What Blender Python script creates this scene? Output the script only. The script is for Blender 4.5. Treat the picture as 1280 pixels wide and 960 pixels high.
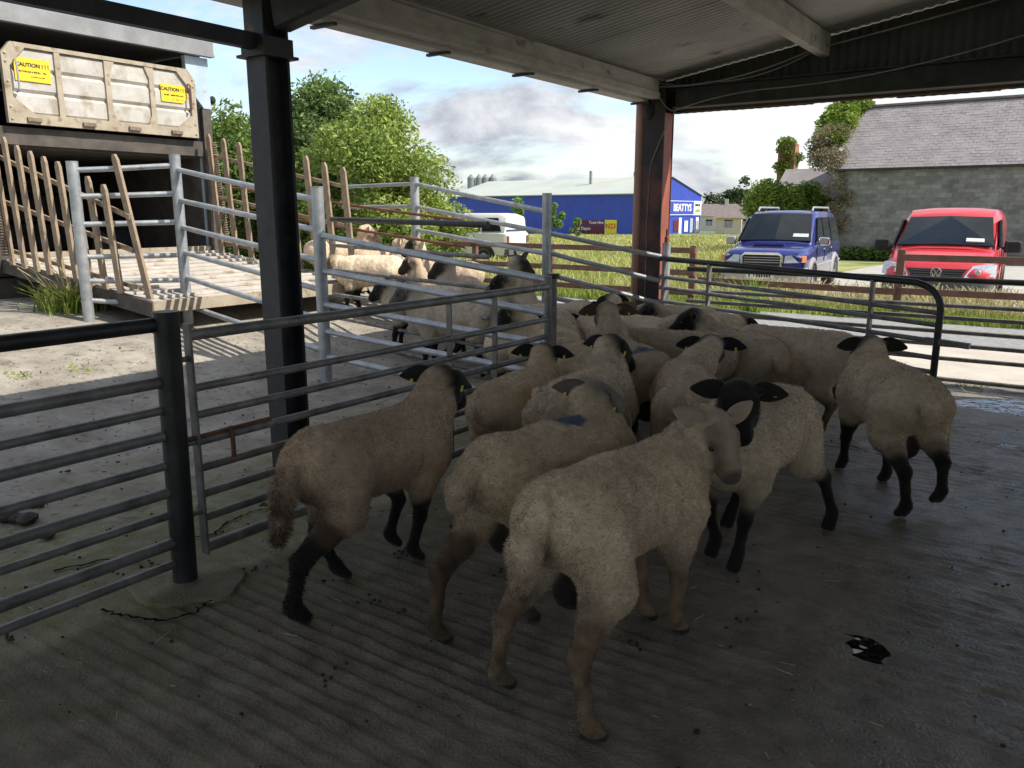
import bpy, math, random
import numpy as np
from mathutils import Vector, Matrix

random.seed(7)
RNG = np.random.default_rng(7)
for o in list(bpy.data.objects):
    bpy.data.objects.remove(o)
SC = bpy.context.scene
COL = SC.collection

# ------------------------------------------------------------------ camera
PITCH, CAM_H = math.radians(12.1), 1.6
cam_d = bpy.data.cameras.new('camera')
cam_d.sensor_width = 36.0
cam_d.lens = 28.125
cam_d.clip_start, cam_d.clip_end = 0.05, 3000.0
cam = bpy.data.objects.new('camera', cam_d)
cam.location = (0, 0, CAM_H)
cam.rotation_euler = (math.pi / 2 - PITCH, 0, 0)
COL.objects.link(cam)
SC.camera = cam

# ------------------------------------------------------------------ light
TO_SUN = Vector((0.937, -0.266, 1.0)).normalized()
SUN_EL = math.asin(TO_SUN.z)
SUN_AZ = math.atan2(TO_SUN.x, TO_SUN.y)
world = bpy.data.worlds.new('World')
SC.world = world
world.use_nodes = True
wt = world.node_tree
for n in list(wt.nodes):
    wt.nodes.remove(n)


def wn(t, **k):
    n = wt.nodes.new(t)
    for a, b in k.items():
        setattr(n, a, b)
    return n


def wmath(op, a, b=None):
    n = wn('ShaderNodeMath', operation=op)
    for i, s in enumerate((a, b)):
        if s is None:
            continue
        if isinstance(s, (int, float)):
            n.inputs[i].default_value = s
        else:
            wt.links.new(s, n.inputs[i])
    return n.outputs[0]


sky = wn('ShaderNodeTexSky', sky_type='NISHITA')
sky.sun_disc = False
sky.sun_elevation = SUN_EL
sky.sun_rotation = SUN_AZ
sky.air_density = 1.0
sky.dust_density = 0.6
tc = wn('ShaderNodeTexCoord')
sep = wn('ShaderNodeSeparateXYZ')
wt.links.new(tc.outputs['Generated'], sep.inputs[0])
comb = wn('ShaderNodeCombineXYZ')                                    # cloud heaps: noise on the sky direction, flattened towards the horizon
wt.links.new(sep.outputs[0], comb.inputs[0])
wt.links.new(sep.outputs[1], comb.inputs[1])
wt.links.new(wmath('MULTIPLY', sep.outputs[2], 2.3), comb.inputs[2])


def wnoise(scale, detail, rough, off, dist=0.0):
    mp = wn('ShaderNodeMapping')
    mp.inputs['Location'].default_value = off
    wt.links.new(comb.outputs[0], mp.inputs[0])
    n = wn('ShaderNodeTexNoise')
    n.inputs['Scale'].default_value = scale
    n.inputs['Detail'].default_value = detail
    n.inputs['Roughness'].default_value = rough
    n.inputs['Distortion'].default_value = dist
    wt.links.new(mp.outputs[0], n.inputs['Vector'])
    return n.outputs['Fac']


def wramp(fac, stops):
    r = wn('ShaderNodeValToRGB')
    e = r.color_ramp.elements
    while len(e) < len(stops):
        e.new(0.5)
    for el, (p, c) in zip(e, stops):
        el.position = p
        el.color = (c[0], c[1], c[2], 1) if isinstance(c, tuple) else (c, c, c, 1)
    wt.links.new(fac, r.inputs[0])
    return r.outputs[0]


cover = wramp(wnoise(2.3, 9, 0.56, (3.1, 1.7, 0.4), 0.25), [(0.44, 0.0), (0.51, 1.0)])
shade = wramp(wnoise(3.4, 9, 0.60, (7.3, 2.2, 4.0), 0.35),
              [(0.37, (1.55, 1.72, 2.05)), (0.47, (2.8, 2.92, 3.2)), (0.58, (4.3, 4.35, 4.45))])
mix = wn('ShaderNodeMix', data_type='RGBA')
wt.links.new(cover, mix.inputs['Factor'])
wt.links.new(sky.outputs[0], mix.inputs['A'])
wt.links.new(shade, mix.inputs['B'])
bg = wn('ShaderNodeBackground')
bg.inputs['Strength'].default_value = 0.08
wt.links.new(mix.outputs['Result'], bg.inputs['Color'])
wo = wn('ShaderNodeOutputWorld')
wt.links.new(bg.outputs[0], wo.inputs[0])

sun_d = bpy.data.lights.new('sun', 'SUN')
sun_d.energy = 2.25
sun_d.angle = math.radians(0.5)
sun_d.color = (1.0, 0.93, 0.83)
sun = bpy.data.objects.new('sun', sun_d)
sun.rotation_euler = (-TO_SUN).to_track_quat('-Z', 'Y').to_euler()
sun.location = TO_SUN * 60
COL.objects.link(sun)

SC.view_settings.view_transform = 'Standard'
SC.view_settings.look = 'None'
SC.view_settings.gamma = 1.0
SC.view_settings.exposure = 1.55
SC.render.engine = 'CYCLES'
SC.cycles.max_bounces = 8
SC.cycles.diffuse_bounces = 4
SC.cycles.use_denoising = True

# ------------------------------------------------------------------ pixel helpers
CP, SP = math.cos(PITCH), math.sin(PITCH)


def ray(px, py):
    a, b = (px - 640) / 1000.0, -(py - 480) / 1000.0
    return np.array([a, CP + b * SP, -SP + b * CP])


def gp(px, py, z=0.0):
    r = ray(px, py)
    return np.array([0, 0, CAM_H]) + r * ((z - CAM_H) / r[2])


def at(px, py, Y):
    r = ray(px, py)
    return np.array([0, 0, CAM_H]) + r * (Y / r[1])


UA = math.radians(35)
U = np.array([math.sin(UA), math.cos(UA), 0.0])      # along the shed
V = np.array([U[1], -U[0], 0.0])                     # across the shed
ZUP = np.array([0, 0, 1.0])
A0 = np.array([-1.42, 4.90, 0.0])                    # foot of the near stanchion


def SH(p, q, z):
    return A0 + U * p + V * q + ZUP * z


def S01(t):
    t = np.clip(t, 0, 1)
    return t * t * (3 - 2 * t)


def ground_z(x, y):
    """yard rises towards the lorry, falls gently away far off"""
    x, y = np.asarray(x, float), np.asarray(y, float)
    p = (x - A0[0]) * U[0] + (y - A0[1]) * U[1]
    q = -((x - A0[0]) * V[0] + (y - A0[1]) * V[1])
    rise = np.clip(0.16 * (q - 1.45), 0, 0.55) * S01((10 - p) / 3.5)
    fall = np.clip((np.hypot(x, y) - 24) * 0.013, 0, 1.5)
    return rise - fall


def gz(x, y):
    return float(ground_z(x, y))


# ------------------------------------------------------------------ value noise
def vnoise(P, f, seed=0):
    Q = np.asarray(P) * f + 37.3 + seed * 11.17
    I = np.floor(Q).astype(np.int64)
    F = Q - I
    F = F * F * (3 - 2 * F)
    out = 0
    for dx in (0, 1):
        for dy in (0, 1):
            for dz in (0, 1):
                h = (I[:, 0] + dx) * 374761393 + (I[:, 1] + dy) * 668265263 + (I[:, 2] + dz) * 2147483647 + seed * 974634777
                h = (h ^ (h >> 13)) * 1274126177
                h = ((h ^ (h >> 16)) & 0xffff) / 65535.0
                w = (F[:, 0] if dx else 1 - F[:, 0]) * (F[:, 1] if dy else 1 - F[:, 1]) * (F[:, 2] if dz else 1 - F[:, 2])
                out = out + w * h
    return out * 2 - 1


# ------------------------------------------------------------------ object helpers
ORIG = {}


def root(name, loc, label, cat, group=None):
    o = bpy.data.objects.new(name, None)
    o.empty_display_size = 0.2
    o.location = loc
    COL.objects.link(o)
    o['label'], o['category'] = label, cat
    if group:
        o['group'] = group
    ORIG[o] = np.array(loc, float)
    return o


def tag(o, label=None, cat=None, group=None, kind=None):
    for k, v_ in (('label', label), ('category', cat), ('group', group), ('kind', kind)):
        if v_:
            o[k] = v_
    return o


def link_mesh(name, me, parent=None, loc=(0, 0, 0)):
    o = bpy.data.objects.new(name, me)
    COL.objects.link(o)
    if parent is not None:
        o.parent = parent
        ORIG[o] = ORIG[parent]
    else:
        o.location = loc
        ORIG[o] = np.array(loc, float)
    return o


class MB:
    """collects shapes, builds ONE mesh object; frame = (origin, ex, ey, ez) places local shapes in the world"""

    def __init__(self, frame=None):
        self.v, self.f, self.m, self.fr, self.cur = [], [], [], frame, 0

    def add(self, vs, fs):
        b = len(self.v)
        if self.fr is not None:
            o, ex, ey, ez = self.fr
            vs = [o + ex * p[0] + ey * p[1] + ez * p[2] for p in vs]
        self.v.extend([tuple(float(c) for c in p) for p in vs])
        self.f.extend([tuple(b + i for i in f) for f in fs])
        self.m.extend([self.cur] * len(fs))
        return self

    def box(self, lo, hi):
        x0, y0, z0 = lo
        x1, y1, z1 = hi
        vs = [(x0, y0, z0), (x1, y0, z0), (x1, y1, z0), (x0, y1, z0), (x0, y0, z1), (x1, y0, z1), (x1, y1, z1), (x0, y1, z1)]
        return self.add(vs, [(0, 3, 2, 1), (4, 5, 6, 7), (0, 1, 5, 4), (1, 2, 6, 5), (2, 3, 7, 6), (3, 0, 4, 7)])

    def bbox(self, lo, hi, b=0.01):
        """box with chamfered long edges"""
        x0, y0, z0 = lo
        x1, y1, z1 = hi
        b = min(b, (x1 - x0) * .45, (y1 - y0) * .45, (z1 - z0) * .45)
        rings = []
        for z, i in ((z0, b), (z0 + b, 0), (z1 - b, 0), (z1, b)):
            c = b
            X0, X1, Y0, Y1 = x0 + i, x1 - i, y0 + i, y1 - i
            rings.append([(X0 + c, Y0, z), (X1 - c, Y0, z), (X1, Y0 + c, z), (X1, Y1 - c, z), (X1 - c, Y1, z), (X0 + c, Y1, z), (X0, Y1 - c, z), (X0, Y0 + c, z)])
        return self.loft(rings)

    def loft(self, rings, cap=True, closed=True):
        n = len(rings[0])
        vs = [p for r in rings for p in r]
        fs = []
        for i in range(len(rings) - 1):
            for j in range(n if closed else n - 1):
                k = (j + 1) % n
                fs.append((i * n + j, i * n + k, (i + 1) * n + k, (i + 1) * n + j))
        if cap and closed:
            fs.append(tuple(range(n - 1, -1, -1)))
            fs.append(tuple((len(rings) - 1) * n + j for j in range(n)))
        return self.add(vs, fs)

    def bar(self, a, b, w, h, up=(0, 0, 1), twist=0):
        """rectangular bar from a to b: w across, h along up"""
        a, b = np.array(a, float), np.array(b, float)
        d = (b - a) / np.linalg.norm(b - a)
        s = np.cross(d, np.array(up, float))
        s = s / (np.linalg.norm(s) + 1e-9)
        t = np.cross(s, d)
        r = []
        c = min(w, h) * 0.12
        for p in (a, b):
            r.append([p + s * x + t * y for x, y in ((-w / 2 + c, -h / 2), (w / 2 - c, -h / 2), (w / 2, -h / 2 + c), (w / 2, h / 2 - c),
                                                     (w / 2 - c, h / 2), (-w / 2 + c, h / 2), (-w / 2, h / 2 - c), (-w / 2, -h / 2 + c))])
        return self.loft(r)

    def tube(self, pts, r, n=10, cap=True):
        pts = [np.array(p, float) for p in pts]
        rr = r if isinstance(r, (list, tuple)) else [r] * len(pts)
        rings = []
        ref = None
        for i, p in enumerate(pts):
            d = pts[min(i + 1, len(pts) - 1)] - pts[max(i - 1, 0)]
            d = d / (np.linalg.norm(d) + 1e-9)
            if ref is None:
                ref = np.array([0, 0, 1.0]) if abs(d[2]) < 0.9 else np.array([1.0, 0, 0])
            s = np.cross(d, ref)
            s /= np.linalg.norm(s) + 1e-9
            t = np.cross(s, d)
            ref = t
            rings.append([p + (s * math.cos(k * 2 * math.pi / n) + t * math.sin(k * 2 * math.pi / n)) * rr[i] for k in range(n)])
        return self.loft(rings, cap)

    def prism(self, poly, o, ex, ey, ez, depth):
        """polygon in (ex,ey) at o extruded along ez by depth"""
        o, ex, ey, ez = [np.array(k, float) for k in (o, ex, ey, ez)]
        n = len(poly)
        vs = [o + ex * a + ey * b for a, b in poly] + [o + ex * a + ey * b + ez * depth for a, b in poly]
        fs = [tuple(range(n - 1, -1, -1)), tuple(range(n, 2 * n))] + [(i, (i + 1) % n, n + (i + 1) % n, n + i) for i in range(n)]
        return self.add(vs, fs)

    def ball(self, c, r, n=10):
        rx, ry, rz = (r, r, r) if isinstance(r, (int, float)) else r
        rings = []
        m = max(4, n // 2 + 1)
        for i in range(m + 1):
            a = math.pi * (i + 0.02) / (m + 0.04)
            rings.append([(c[0] + rx * math.sin(a) * math.cos(k * 2 * math.pi / n), c[1] + ry * math.sin(a) * math.sin(k * 2 * math.pi / n), c[2] - rz * math.cos(a)) for k in range(n)])
        return self.loft(rings)

    def build(self, name, mat, parent=None, loc=None, smooth=False):
        if parent is not None:
            off = ORIG[parent]
        else:
            off = np.array(loc if loc is not None else (0, 0, 0), float)
        me = bpy.data.meshes.new(name)
        vs = np.array(self.v, float) - off
        me.from_pydata([tuple(p) for p in vs], [], self.f)
        mats = mat if isinstance(mat, (list, tuple)) else [mat]
        for m_ in mats:
            me.materials.append(m_)
        if len(mats) > 1:
            me.polygons.foreach_set('material_index', self.m)
        if smooth:
            me.polygons.foreach_set('use_smooth', [True] * len(me.polygons))
            try:
                me.set_sharp_from_angle(angle=math.radians(40))
            except Exception:
                pass
        me.update()
        return link_mesh(name, me, parent, off)


def np_mesh(name, V_, F_, mat, parent=None, smooth=False, col=None, loc=(0, 0, 0)):
    """V_ (n,3) world, F_ (m,k)"""
    off = ORIG[parent] if parent is not None else np.array(loc, float)
    me = bpy.data.meshes.new(name)
    V_ = np.asarray(V_, np.float32) - off.astype(np.float32)
    k = F_.shape[1]
    me.vertices.add(len(V_))
    me.vertices.foreach_set('co', V_.ravel())
    me.loops.add(F_.size)
    me.loops.foreach_set('vertex_index', F_.astype(np.int32).ravel())
    me.polygons.add(len(F_))
    me.polygons.foreach_set('loop_start', np.arange(0, F_.size, k, dtype=np.int32))
    me.polygons.foreach_set('loop_total', np.full(len(F_), k, np.int32))
    if smooth:
        me.polygons.foreach_set('use_smooth', np.ones(len(F_), bool))
    me.materials.append(mat)
    me.update(calc_edges=True)
    if col is not None:
        ca = me.color_attributes.new('Col', 'FLOAT_COLOR', 'POINT')
        c4 = np.ones((len(V_), 4), np.float32)
        c4[:, :3] = col
        ca.data.foreach_set('color', c4.ravel())
    return link_mesh(name, me, parent, off)


# ------------------------------------------------------------------ materials
def mat_base(name):
    m = bpy.data.materials.new(name)
    m.use_nodes = True
    nt = m.node_tree
    b = nt.nodes['Principled BSDF']
    return m, nt, b


def pm(name, c1, c2=None, scale=6.0, rough=0.7, metal=0.0, bump=0.0, bscale=40.0, detail=6.0, lo=0.35, hi=0.65,
       c3=None, s3=30.0, lo3=0.6, hi3=0.7, rvar=0.0, coat=0.0, spec=0.5, stretch=(1, 1, 1)):
    """two-tone noise material, optional third spotty tone, noise bump and roughness variation"""
    m, nt, b = mat_base(name)
    L = nt.links.new
    tcn = nt.nodes.new('ShaderNodeTexCoord')
    mp = nt.nodes.new('ShaderNodeMapping')
    mp.inputs['Scale'].default_value = stretch
    L(tcn.outputs['Object'], mp.inputs[0])

    def noise(s, d=detail, r=0.6):
        n = nt.nodes.new('ShaderNodeTexNoise')
        n.inputs['Scale'].default_value = s
        n.inputs['Detail'].default_value = d
        n.inputs['Roughness'].default_value = r
        L(mp.outputs[0], n.inputs['Vector'])
        return n.outputs['Fac']

    def ramp(f, a, c, ca, cb):
        r = nt.nodes.new('ShaderNodeValToRGB')
        r.color_ramp.elements[0].position, r.color_ramp.elements[1].position = a, c
        r.color_ramp.elements[0].color, r.color_ramp.elements[1].color = ca, cb
        L(f, r.inputs[0])
        return r.outputs[0]
    b.inputs['Roughness'].default_value = rough
    b.inputs['Metallic'].default_value = metal
    b.inputs['Specular IOR Level'].default_value = spec
    b.inputs['Coat Weight'].default_value = coat
    b.inputs['Coat Roughness'].default_value = 0.05
    b.inputs['Base Color'].default_value = (*c1, 1)
    if c2 is not None:
        f1 = noise(scale)
        col = ramp(f1, lo, hi, (*c1, 1), (*c2, 1))
        if c3 is not None:
            mx = nt.nodes.new('ShaderNodeMix')
            mx.data_type = 'RGBA'
            L(ramp(noise(s3), lo3, hi3, (0, 0, 0, 1), (1, 1, 1, 1)), mx.inputs['Factor'])
            L(col, mx.inputs['A'])
            mx.inputs['B'].default_value = (*c3, 1)
            col = mx.outputs['Result']
        L(col, b.inputs['Base Color'])
        if rvar:
            L(ramp(f1, 0.3, 0.7, (rough - rvar,) * 3 + (1,), (min(1, rough + rvar),) * 3 + (1,)), b.inputs['Roughness'])
    if bump:
        bn = nt.nodes.new('ShaderNodeBump')
        bn.inputs['Strength'].default_value = min(1.0, bump)
        bn.inputs['Distance'].default_value = 0.01 * max(1.0, bump)
        L(noise(bscale, 4), bn.inputs['Height'])
        L(bn.outputs[0], b.inputs['Normal'])
    return m


def attr_mat(name, rough=0.9, nscale=30.0, amount=0.25, sheen=0.0, trans=0.0, spec=0.3):
    m, nt, b = mat_base(name)
    L = nt.links.new
    a = nt.nodes.new('ShaderNodeAttribute')
    a.attribute_name = 'Col'
    tcn = nt.nodes.new('ShaderNodeTexCoord')
    n = nt.nodes.new('ShaderNodeTexNoise')
    n.inputs['Scale'].default_value = nscale
    n.inputs['Detail'].default_value = 5
    L(tcn.outputs['Object'], n.inputs['Vector'])
    mr = nt.nodes.new('ShaderNodeMapRange')
    mr.inputs['To Min'].default_value = 1 - amount
    mr.inputs['To Max'].default_value = 1 + amount
    L(n.outputs['Fac'], mr.inputs['Value'])
    mx = nt.nodes.new('ShaderNodeVectorMath')
    mx.operation = 'SCALE'
    L(a.outputs['Color'], mx.inputs[0])
    L(mr.outputs[0], mx.inputs['Scale'])
    L(mx.outputs[0], b.inputs['Base Color'])
    b.inputs['Roughness'].default_value = rough
    b.inputs['Specular IOR Level'].default_value = spec
    b.inputs['Sheen Weight'].default_value = sheen
    if trans:
        tr = nt.nodes.new('ShaderNodeBsdfTranslucent')
        L(mx.outputs[0], tr.inputs['Color'])
        ms = nt.nodes.new('ShaderNodeMixShader')
        ms.inputs[0].default_value = trans
        L(b.outputs[0], ms.inputs[1])
        L(tr.outputs[0], ms.inputs[2])
        L(ms.outputs[0], nt.nodes['Material Output'].inputs[0])
    return m


M = dict(
    galv=pm('galvanised', (.30, .32, .34), (.46, .48, .49), 9, .48, .55, .25, 60, c3=(.22, .17, .13), s3=5, lo3=.66, hi3=.74),
    steel=pm('worn_steel', (.125, .12, .112), (.27, .26, .245), 8, .5, .3, .3, 50, c3=(.12, .065, .035), s3=7, lo3=.63, hi3=.72),
    black=pm('black_steel', (.018, .018, .02), (.045, .045, .048), 6, .45, .3, .2, 60, c3=(.07, .04, .025), s3=9, lo3=.66, hi3=.74),
    stanchion=pm('stanchion_paint', (.020, .021, .026), (.045, .045, .05), 5, .55, .2, .25, 30, c3=(.10, .055, .035), s3=6, lo3=.66, hi3=.72),
    rust=pm('rusty_steel', (.22, .085, .045), (.11, .045, .028), 5, .75, .1, .4, 40),
    redoxide=pm('red_oxide_stanchion', (.022, .015, .015), (.15, .05, .036), 2.2, .62, .1, .3, 30, lo=.48, hi=.68),
    redsunlit=pm('red_oxide_sunlit', (.30, .085, .05), (.22, .06, .038), 4, .65, 0, .3, 30, c3=(.07, .03, .025), s3=5, lo3=.62, hi3=.7),  # lighter red oxide: sunlight on the stanchion's side put into the colour
    brownpipe=pm('brown_pipe', (.30, .155, .105), (.24, .115, .08), 3, .5, 0, .1, 20),
    timber=pm('grey_timber', (.33, .31, .28), (.46, .435, .40), 4, .85, 0, .5, 25, c3=(.10, .085, .07), s3=3, lo3=.60, hi3=.72, stretch=(1, 1, 2)),
    brownrail=pm('brown_stain_rail', (.13, .065, .045), (.20, .105, .07), 6, .8, 0, .4, 30),
    picket=pm('weathered_picket', (.23, .17, .11), (.34, .26, .18), 8, .85, 0, .5, 30, c3=(.12, .085, .055), s3=12),
    sheet=pm('old_roof_sheet', (.34, .34, .345), (.48, .48, .475), 1.2, .6, .35, .2, 20, c3=(.10, .085, .07), s3=2.2, lo3=.6, hi3=.75),
    clad=pm('dark_cladding', (.035, .037, .042), (.065, .066, .07), 2, .65, .1, .2, 15),
    cladrust=pm('rust_cladding', (.05, .04, .035), (.13, .075, .05), 6, .8, .1, .3, 30),
    gutter=pm('pale_gutter', (.44, .43, .41), (.56, .55, .53), 4, .6, 0, .2, 20),
    cable=pm('grey_cable', (.16, .155, .15), (.25, .24, .23), 9, .6),
    rubber=pm('black_rubber', (.012, .012, .013), (.03, .03, .03), 20, .8, 0, .3, 60),
    slabin=None,
)
# ================================================================== GROUND
_gz0 = ground_z


def ground_z(x, y):
    x, y = np.asarray(x, float), np.asarray(y, float)
    p = (x - A0[0]) * U[0] + (y - A0[1]) * U[1]
    return _gz0(x, y) - 0.17 * S01((p - 10.0) / 3.0)


M['slab'] = pm('damp_ridged_concrete', (.165, .138, .105), (.29, .25, .195), 7, .68, 0, 1.0, 70, c3=(.115, .11, .055), s3=.8, lo3=.56, hi3=.72, rvar=.24)
M['yard'] = pm('pale_yard_concrete', (.22, .195, .16), (.36, .325, .27), 3.0, .9, 0, 1.0, 45, c3=(.13, .115, .085), s3=14, lo3=.56, hi3=.68)
M['apron'] = pm('pale_apron_concrete', (.44, .40, .34), (.56, .52, .46), 1.2, .85, 0, .6, 60, c3=(.34, .32, .27), s3=4, lo3=.58, hi3=.72)
M['road'] = pm('grey_gravel_road', (.22, .22, .22), (.33, .33, .33), 12, .9, 0, 1.0, 90)
M['drive'] = pm('pale_drive', (.34, .33, .30), (.44, .42, .38), 3, .9, 0, .6, 60)
M['field'] = pm('rough_grass_ground', (.20, .24, .06), (.34, .33, .13), .8, .95, 0, .8, 20, c3=(.09, .14, .03), s3=.3, lo3=.5, hi3=.6)
M['water'] = pm('puddle_water', (.012, .012, .011), None, 1, .02, 0, 0)
_nt = M['water'].node_tree
_nt.nodes['Principled BSDF'].inputs['Roughness'].default_value = 0.03
_tc, _nz, _bm = _nt.nodes.new('ShaderNodeTexCoord'), _nt.nodes.new('ShaderNodeTexNoise'), _nt.nodes.new('ShaderNodeBump')
_nz.inputs['Scale'].default_value = 9.0
_nz.inputs['Detail'].default_value = 2.0
_bm.inputs['Strength'].default_value = 0.5
_bm.inputs['Distance'].default_value = 0.012
_nt.links.new(_tc.outputs['Object'], _nz.inputs['Vector'])
_nt.links.new(_nz.outputs['Fac'], _bm.inputs['Height'])
_nt.links.new(_bm.outputs[0], _nt.nodes['Principled BSDF'].inputs['Normal'])


def slab_stains(m_, ka=-.75, lo_=-.1, hi_=.85, damp=True):
    """green algae along the open side, damp and smoother concrete further in"""
    nt = m_.node_tree
    L = nt.links.new
    b = nt.nodes['Principled BSDF']
    geo = nt.nodes.new('ShaderNodeNewGeometry')

    def mth(op, a, c):
        n_ = nt.nodes.new('ShaderNodeMath')
        n_.operation = op
        for i_, k_ in enumerate((a, c)):
            if isinstance(k_, (int, float)):
                n_.inputs[i_].default_value = k_
            else:
                L(k_, n_.inputs[i_])
        return n_.outputs[0]

    def noise(sc, d=6, r=.65):
        n_ = nt.nodes.new('ShaderNodeTexNoise')
        n_.inputs['Scale'].default_value = sc
        n_.inputs['Detail'].default_value = d
        n_.inputs['Roughness'].default_value = r
        L(geo.outputs['Position'], n_.inputs['Vector'])
        return n_.outputs['Fac']

    def mrange(v_, a, c, t0, t1):
        n_ = nt.nodes.new('ShaderNodeMapRange')
        for k_, x_ in zip(('From Min', 'From Max', 'To Min', 'To Max'), (a, c, t0, t1)):
            n_.inputs[k_].default_value = x_
        L(v_, n_.inputs['Value'])
        return n_.outputs[0]
    dt = nt.nodes.new('ShaderNodeVectorMath')
    dt.operation = 'DOT_PRODUCT'
    L(geo.outputs['Position'], dt.inputs[0])
    dt.inputs[1].default_value = tuple(V)
    qv = mth('SUBTRACT', dt.outputs['Value'], float(A0 @ V))
    src = b.inputs['Base Color'].links[0].from_socket
    alg = mrange(mth('ADD', mth('MULTIPLY', noise(1.7), 2.6), mth('MULTIPLY', qv, ka)), lo_, hi_, 0, .75)
    alg = mth('MULTIPLY', alg, mrange(noise(9, 8, .7), .38, .6, .25, 1))
    mx = nt.nodes.new('ShaderNodeMix')
    mx.data_type = 'RGBA'
    L(alg, mx.inputs['Factor'])
    L(src, mx.inputs['A'])
    mx.inputs['B'].default_value = (.150, .160, .030, 1)
    mx2 = nt.nodes.new('ShaderNodeMix')
    mx2.data_type = 'RGBA'
    L(mth('MULTIPLY', mrange(noise(5, 9, .75), .55, .68, 0, 1), .55), mx2.inputs['Factor'])
    L(mx.outputs['Result'], mx2.inputs['A'])
    mx2.inputs['B'].default_value = (.045, .037, .028, 1)
    L(mx2.outputs['Result'], b.inputs['Base Color'])
    if not damp:
        return
    wet = mth('MULTIPLY', mrange(mth('ADD', qv, mth('MULTIPLY', noise(1.1), 2.0)), 2.6, 4.6, 0, 1), mrange(noise(6, 8, .7), .35, .62, .35, 1))
    L(mrange(wet, 0, 1, .80, .17), b.inputs['Roughness'])


def grid_sheet(name, ps, qs, mat, dz, noise=0.0):
    P_, Q_ = np.meshgrid(ps, qs, indexing='ij')
    X = A0[0] + U[0] * P_ + V[0] * Q_
    Y = A0[1] + U[1] * P_ + V[1] * Q_
    Z = ground_z(X, Y) + dz
    if noise:
        pts = np.stack([X.ravel(), Y.ravel(), 0 * X.ravel()], 1)
        Z = Z + (vnoise(pts, 3.0, 2) * noise + vnoise(pts, 9.0, 3) * noise * .4).reshape(Z.shape)
    n, m = P_.shape
    idx = np.arange(n * m).reshape(n, m)
    F_ = np.stack([idx[:-1, :-1], idx[:-1, 1:], idx[1:, 1:], idx[1:, :-1]], -1).reshape(-1, 4)
    o = np_mesh(name, np.stack([X, Y, Z], -1).reshape(-1, 3), F_, mat, smooth=True)
    return tag(o, kind='structure')


def far_axis():
    a = [0.0]
    s = 1.0
    while a[-1] < 900:
        a.append(a[-1] + s)
        s *= 1.12
    return np.array([-k for k in a[:0:-1]] + a)


ax = far_axis()
GX, GY = np.meshgrid(ax, ax + 8, indexing='ij')
GZ = ground_z(GX, GY) - 0.05
gi = np.arange(GX.size).reshape(GX.shape)
GF = np.stack([gi[:-1, :-1], gi[1:, :-1], gi[1:, 1:], gi[:-1, 1:]], -1).reshape(-1, 4)
tag(np_mesh('ground', np.stack([GX, GY, GZ], -1).reshape(-1, 3), GF, M['field'], smooth=True), kind='structure')
grid_sheet('rear_floor', np.arange(-9, -4.15, .2), np.arange(.25, 9.0, .2), M['slab'], -0.004, .006)
grid_sheet('yard', np.arange(-10, 8.01, .3), np.arange(-16, .26, .25), M['yard'], -0.008, .008)
grid_sheet('apron', np.arange(5.5, 8.02, .12), np.arange(.25, 18, .25), M['apron'], -0.006, .004)
grid_sheet('road', np.arange(8.0, 10.2, .3), np.arange(-18, 26, .5), M['road'], -0.004, .012)
grid_sheet('driveway', np.arange(11.6, 32, .5), np.arange(-2.0, 26, .5), M['drive'], -0.012, .01)

slab_stains(M['slab'])
slab_stains(M['yard'], 1.0, .25, 1.3, False)
# the ridged slab of the shed: real tamped ridges across the shed
ps = np.arange(-4.2, 5.5, .0082)
qs = np.arange(.25, 9.0, .05)
PP, QQ = np.meshgrid(ps, qs, indexing='ij')
pts = np.stack([PP.ravel(), QQ.ravel(), 0 * PP.ravel()], 1)
warp = vnoise(pts * np.array([1, .35, 1]), 1.1, 5) * .05 + vnoise(pts, 3.0, 6) * .02 + vnoise(pts, 9.0, 16) * .007 + vnoise(pts, 26.0, 17) * .006
per = .074
ph = ((PP.ravel() + warp) / per) % 1.0
ridge = np.where(ph < .68, (ph / .68) ** 1.4, S01((1 - ph) / .32))
wear = np.clip(.55 + .7 * vnoise(pts, .7, 9) + .55 * vnoise(pts * np.array([1, .6, 1]), 4.1, 10), .03, 1.15)
flat = np.exp(-(((PP - (-.19)) / .11) ** 2 + ((QQ - 3.51) / .10) ** 2)).ravel() + np.exp(-(((PP - 4.55) / .5) ** 2 + ((QQ - 3.9) / 1.2) ** 2)).ravel()
wear = wear * np.clip(1 - 1.3 * flat, 0, 1)
zz_ = (ridge - .5) * .0075 * wear + vnoise(pts, 2.0, 7) * .005 + (vnoise(pts * np.array([1, .8, 1]), 14, 18) * (.0026 + .0035 * S01((QQ.ravel() - 2.8) / 1.5)) + vnoise(pts * np.array([1, .5, 1]), 45, 8) * .0030) * np.clip(1 - flat, 0, 1)
dip = -.014 * np.exp(-(((PP - (-.19) + .3 * (QQ - 3.51)) / .095) ** 2 + ((QQ - 3.51) / .075) ** 2)).ravel()
dip += -.016 * np.exp(-(((PP - 4.55) / .32) ** 2 + ((QQ - 3.9) / .8) ** 2)).ravel()
zz_ = zz_ + dip
XX = A0[0] + U[0] * PP.ravel() + V[0] * QQ.ravel()
YY = A0[1] + U[1] * PP.ravel() + V[1] * QQ.ravel()
ii = np.arange(PP.size).reshape(PP.shape)
SF = np.stack([ii[:-1, :-1], ii[:-1, 1:], ii[1:, 1:], ii[1:, :-1]], -1).reshape(-1, 4)
tag(np_mesh('floor', np.stack([XX, YY, zz_], 1), SF, M['slab'], smooth=True), kind='structure')


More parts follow.
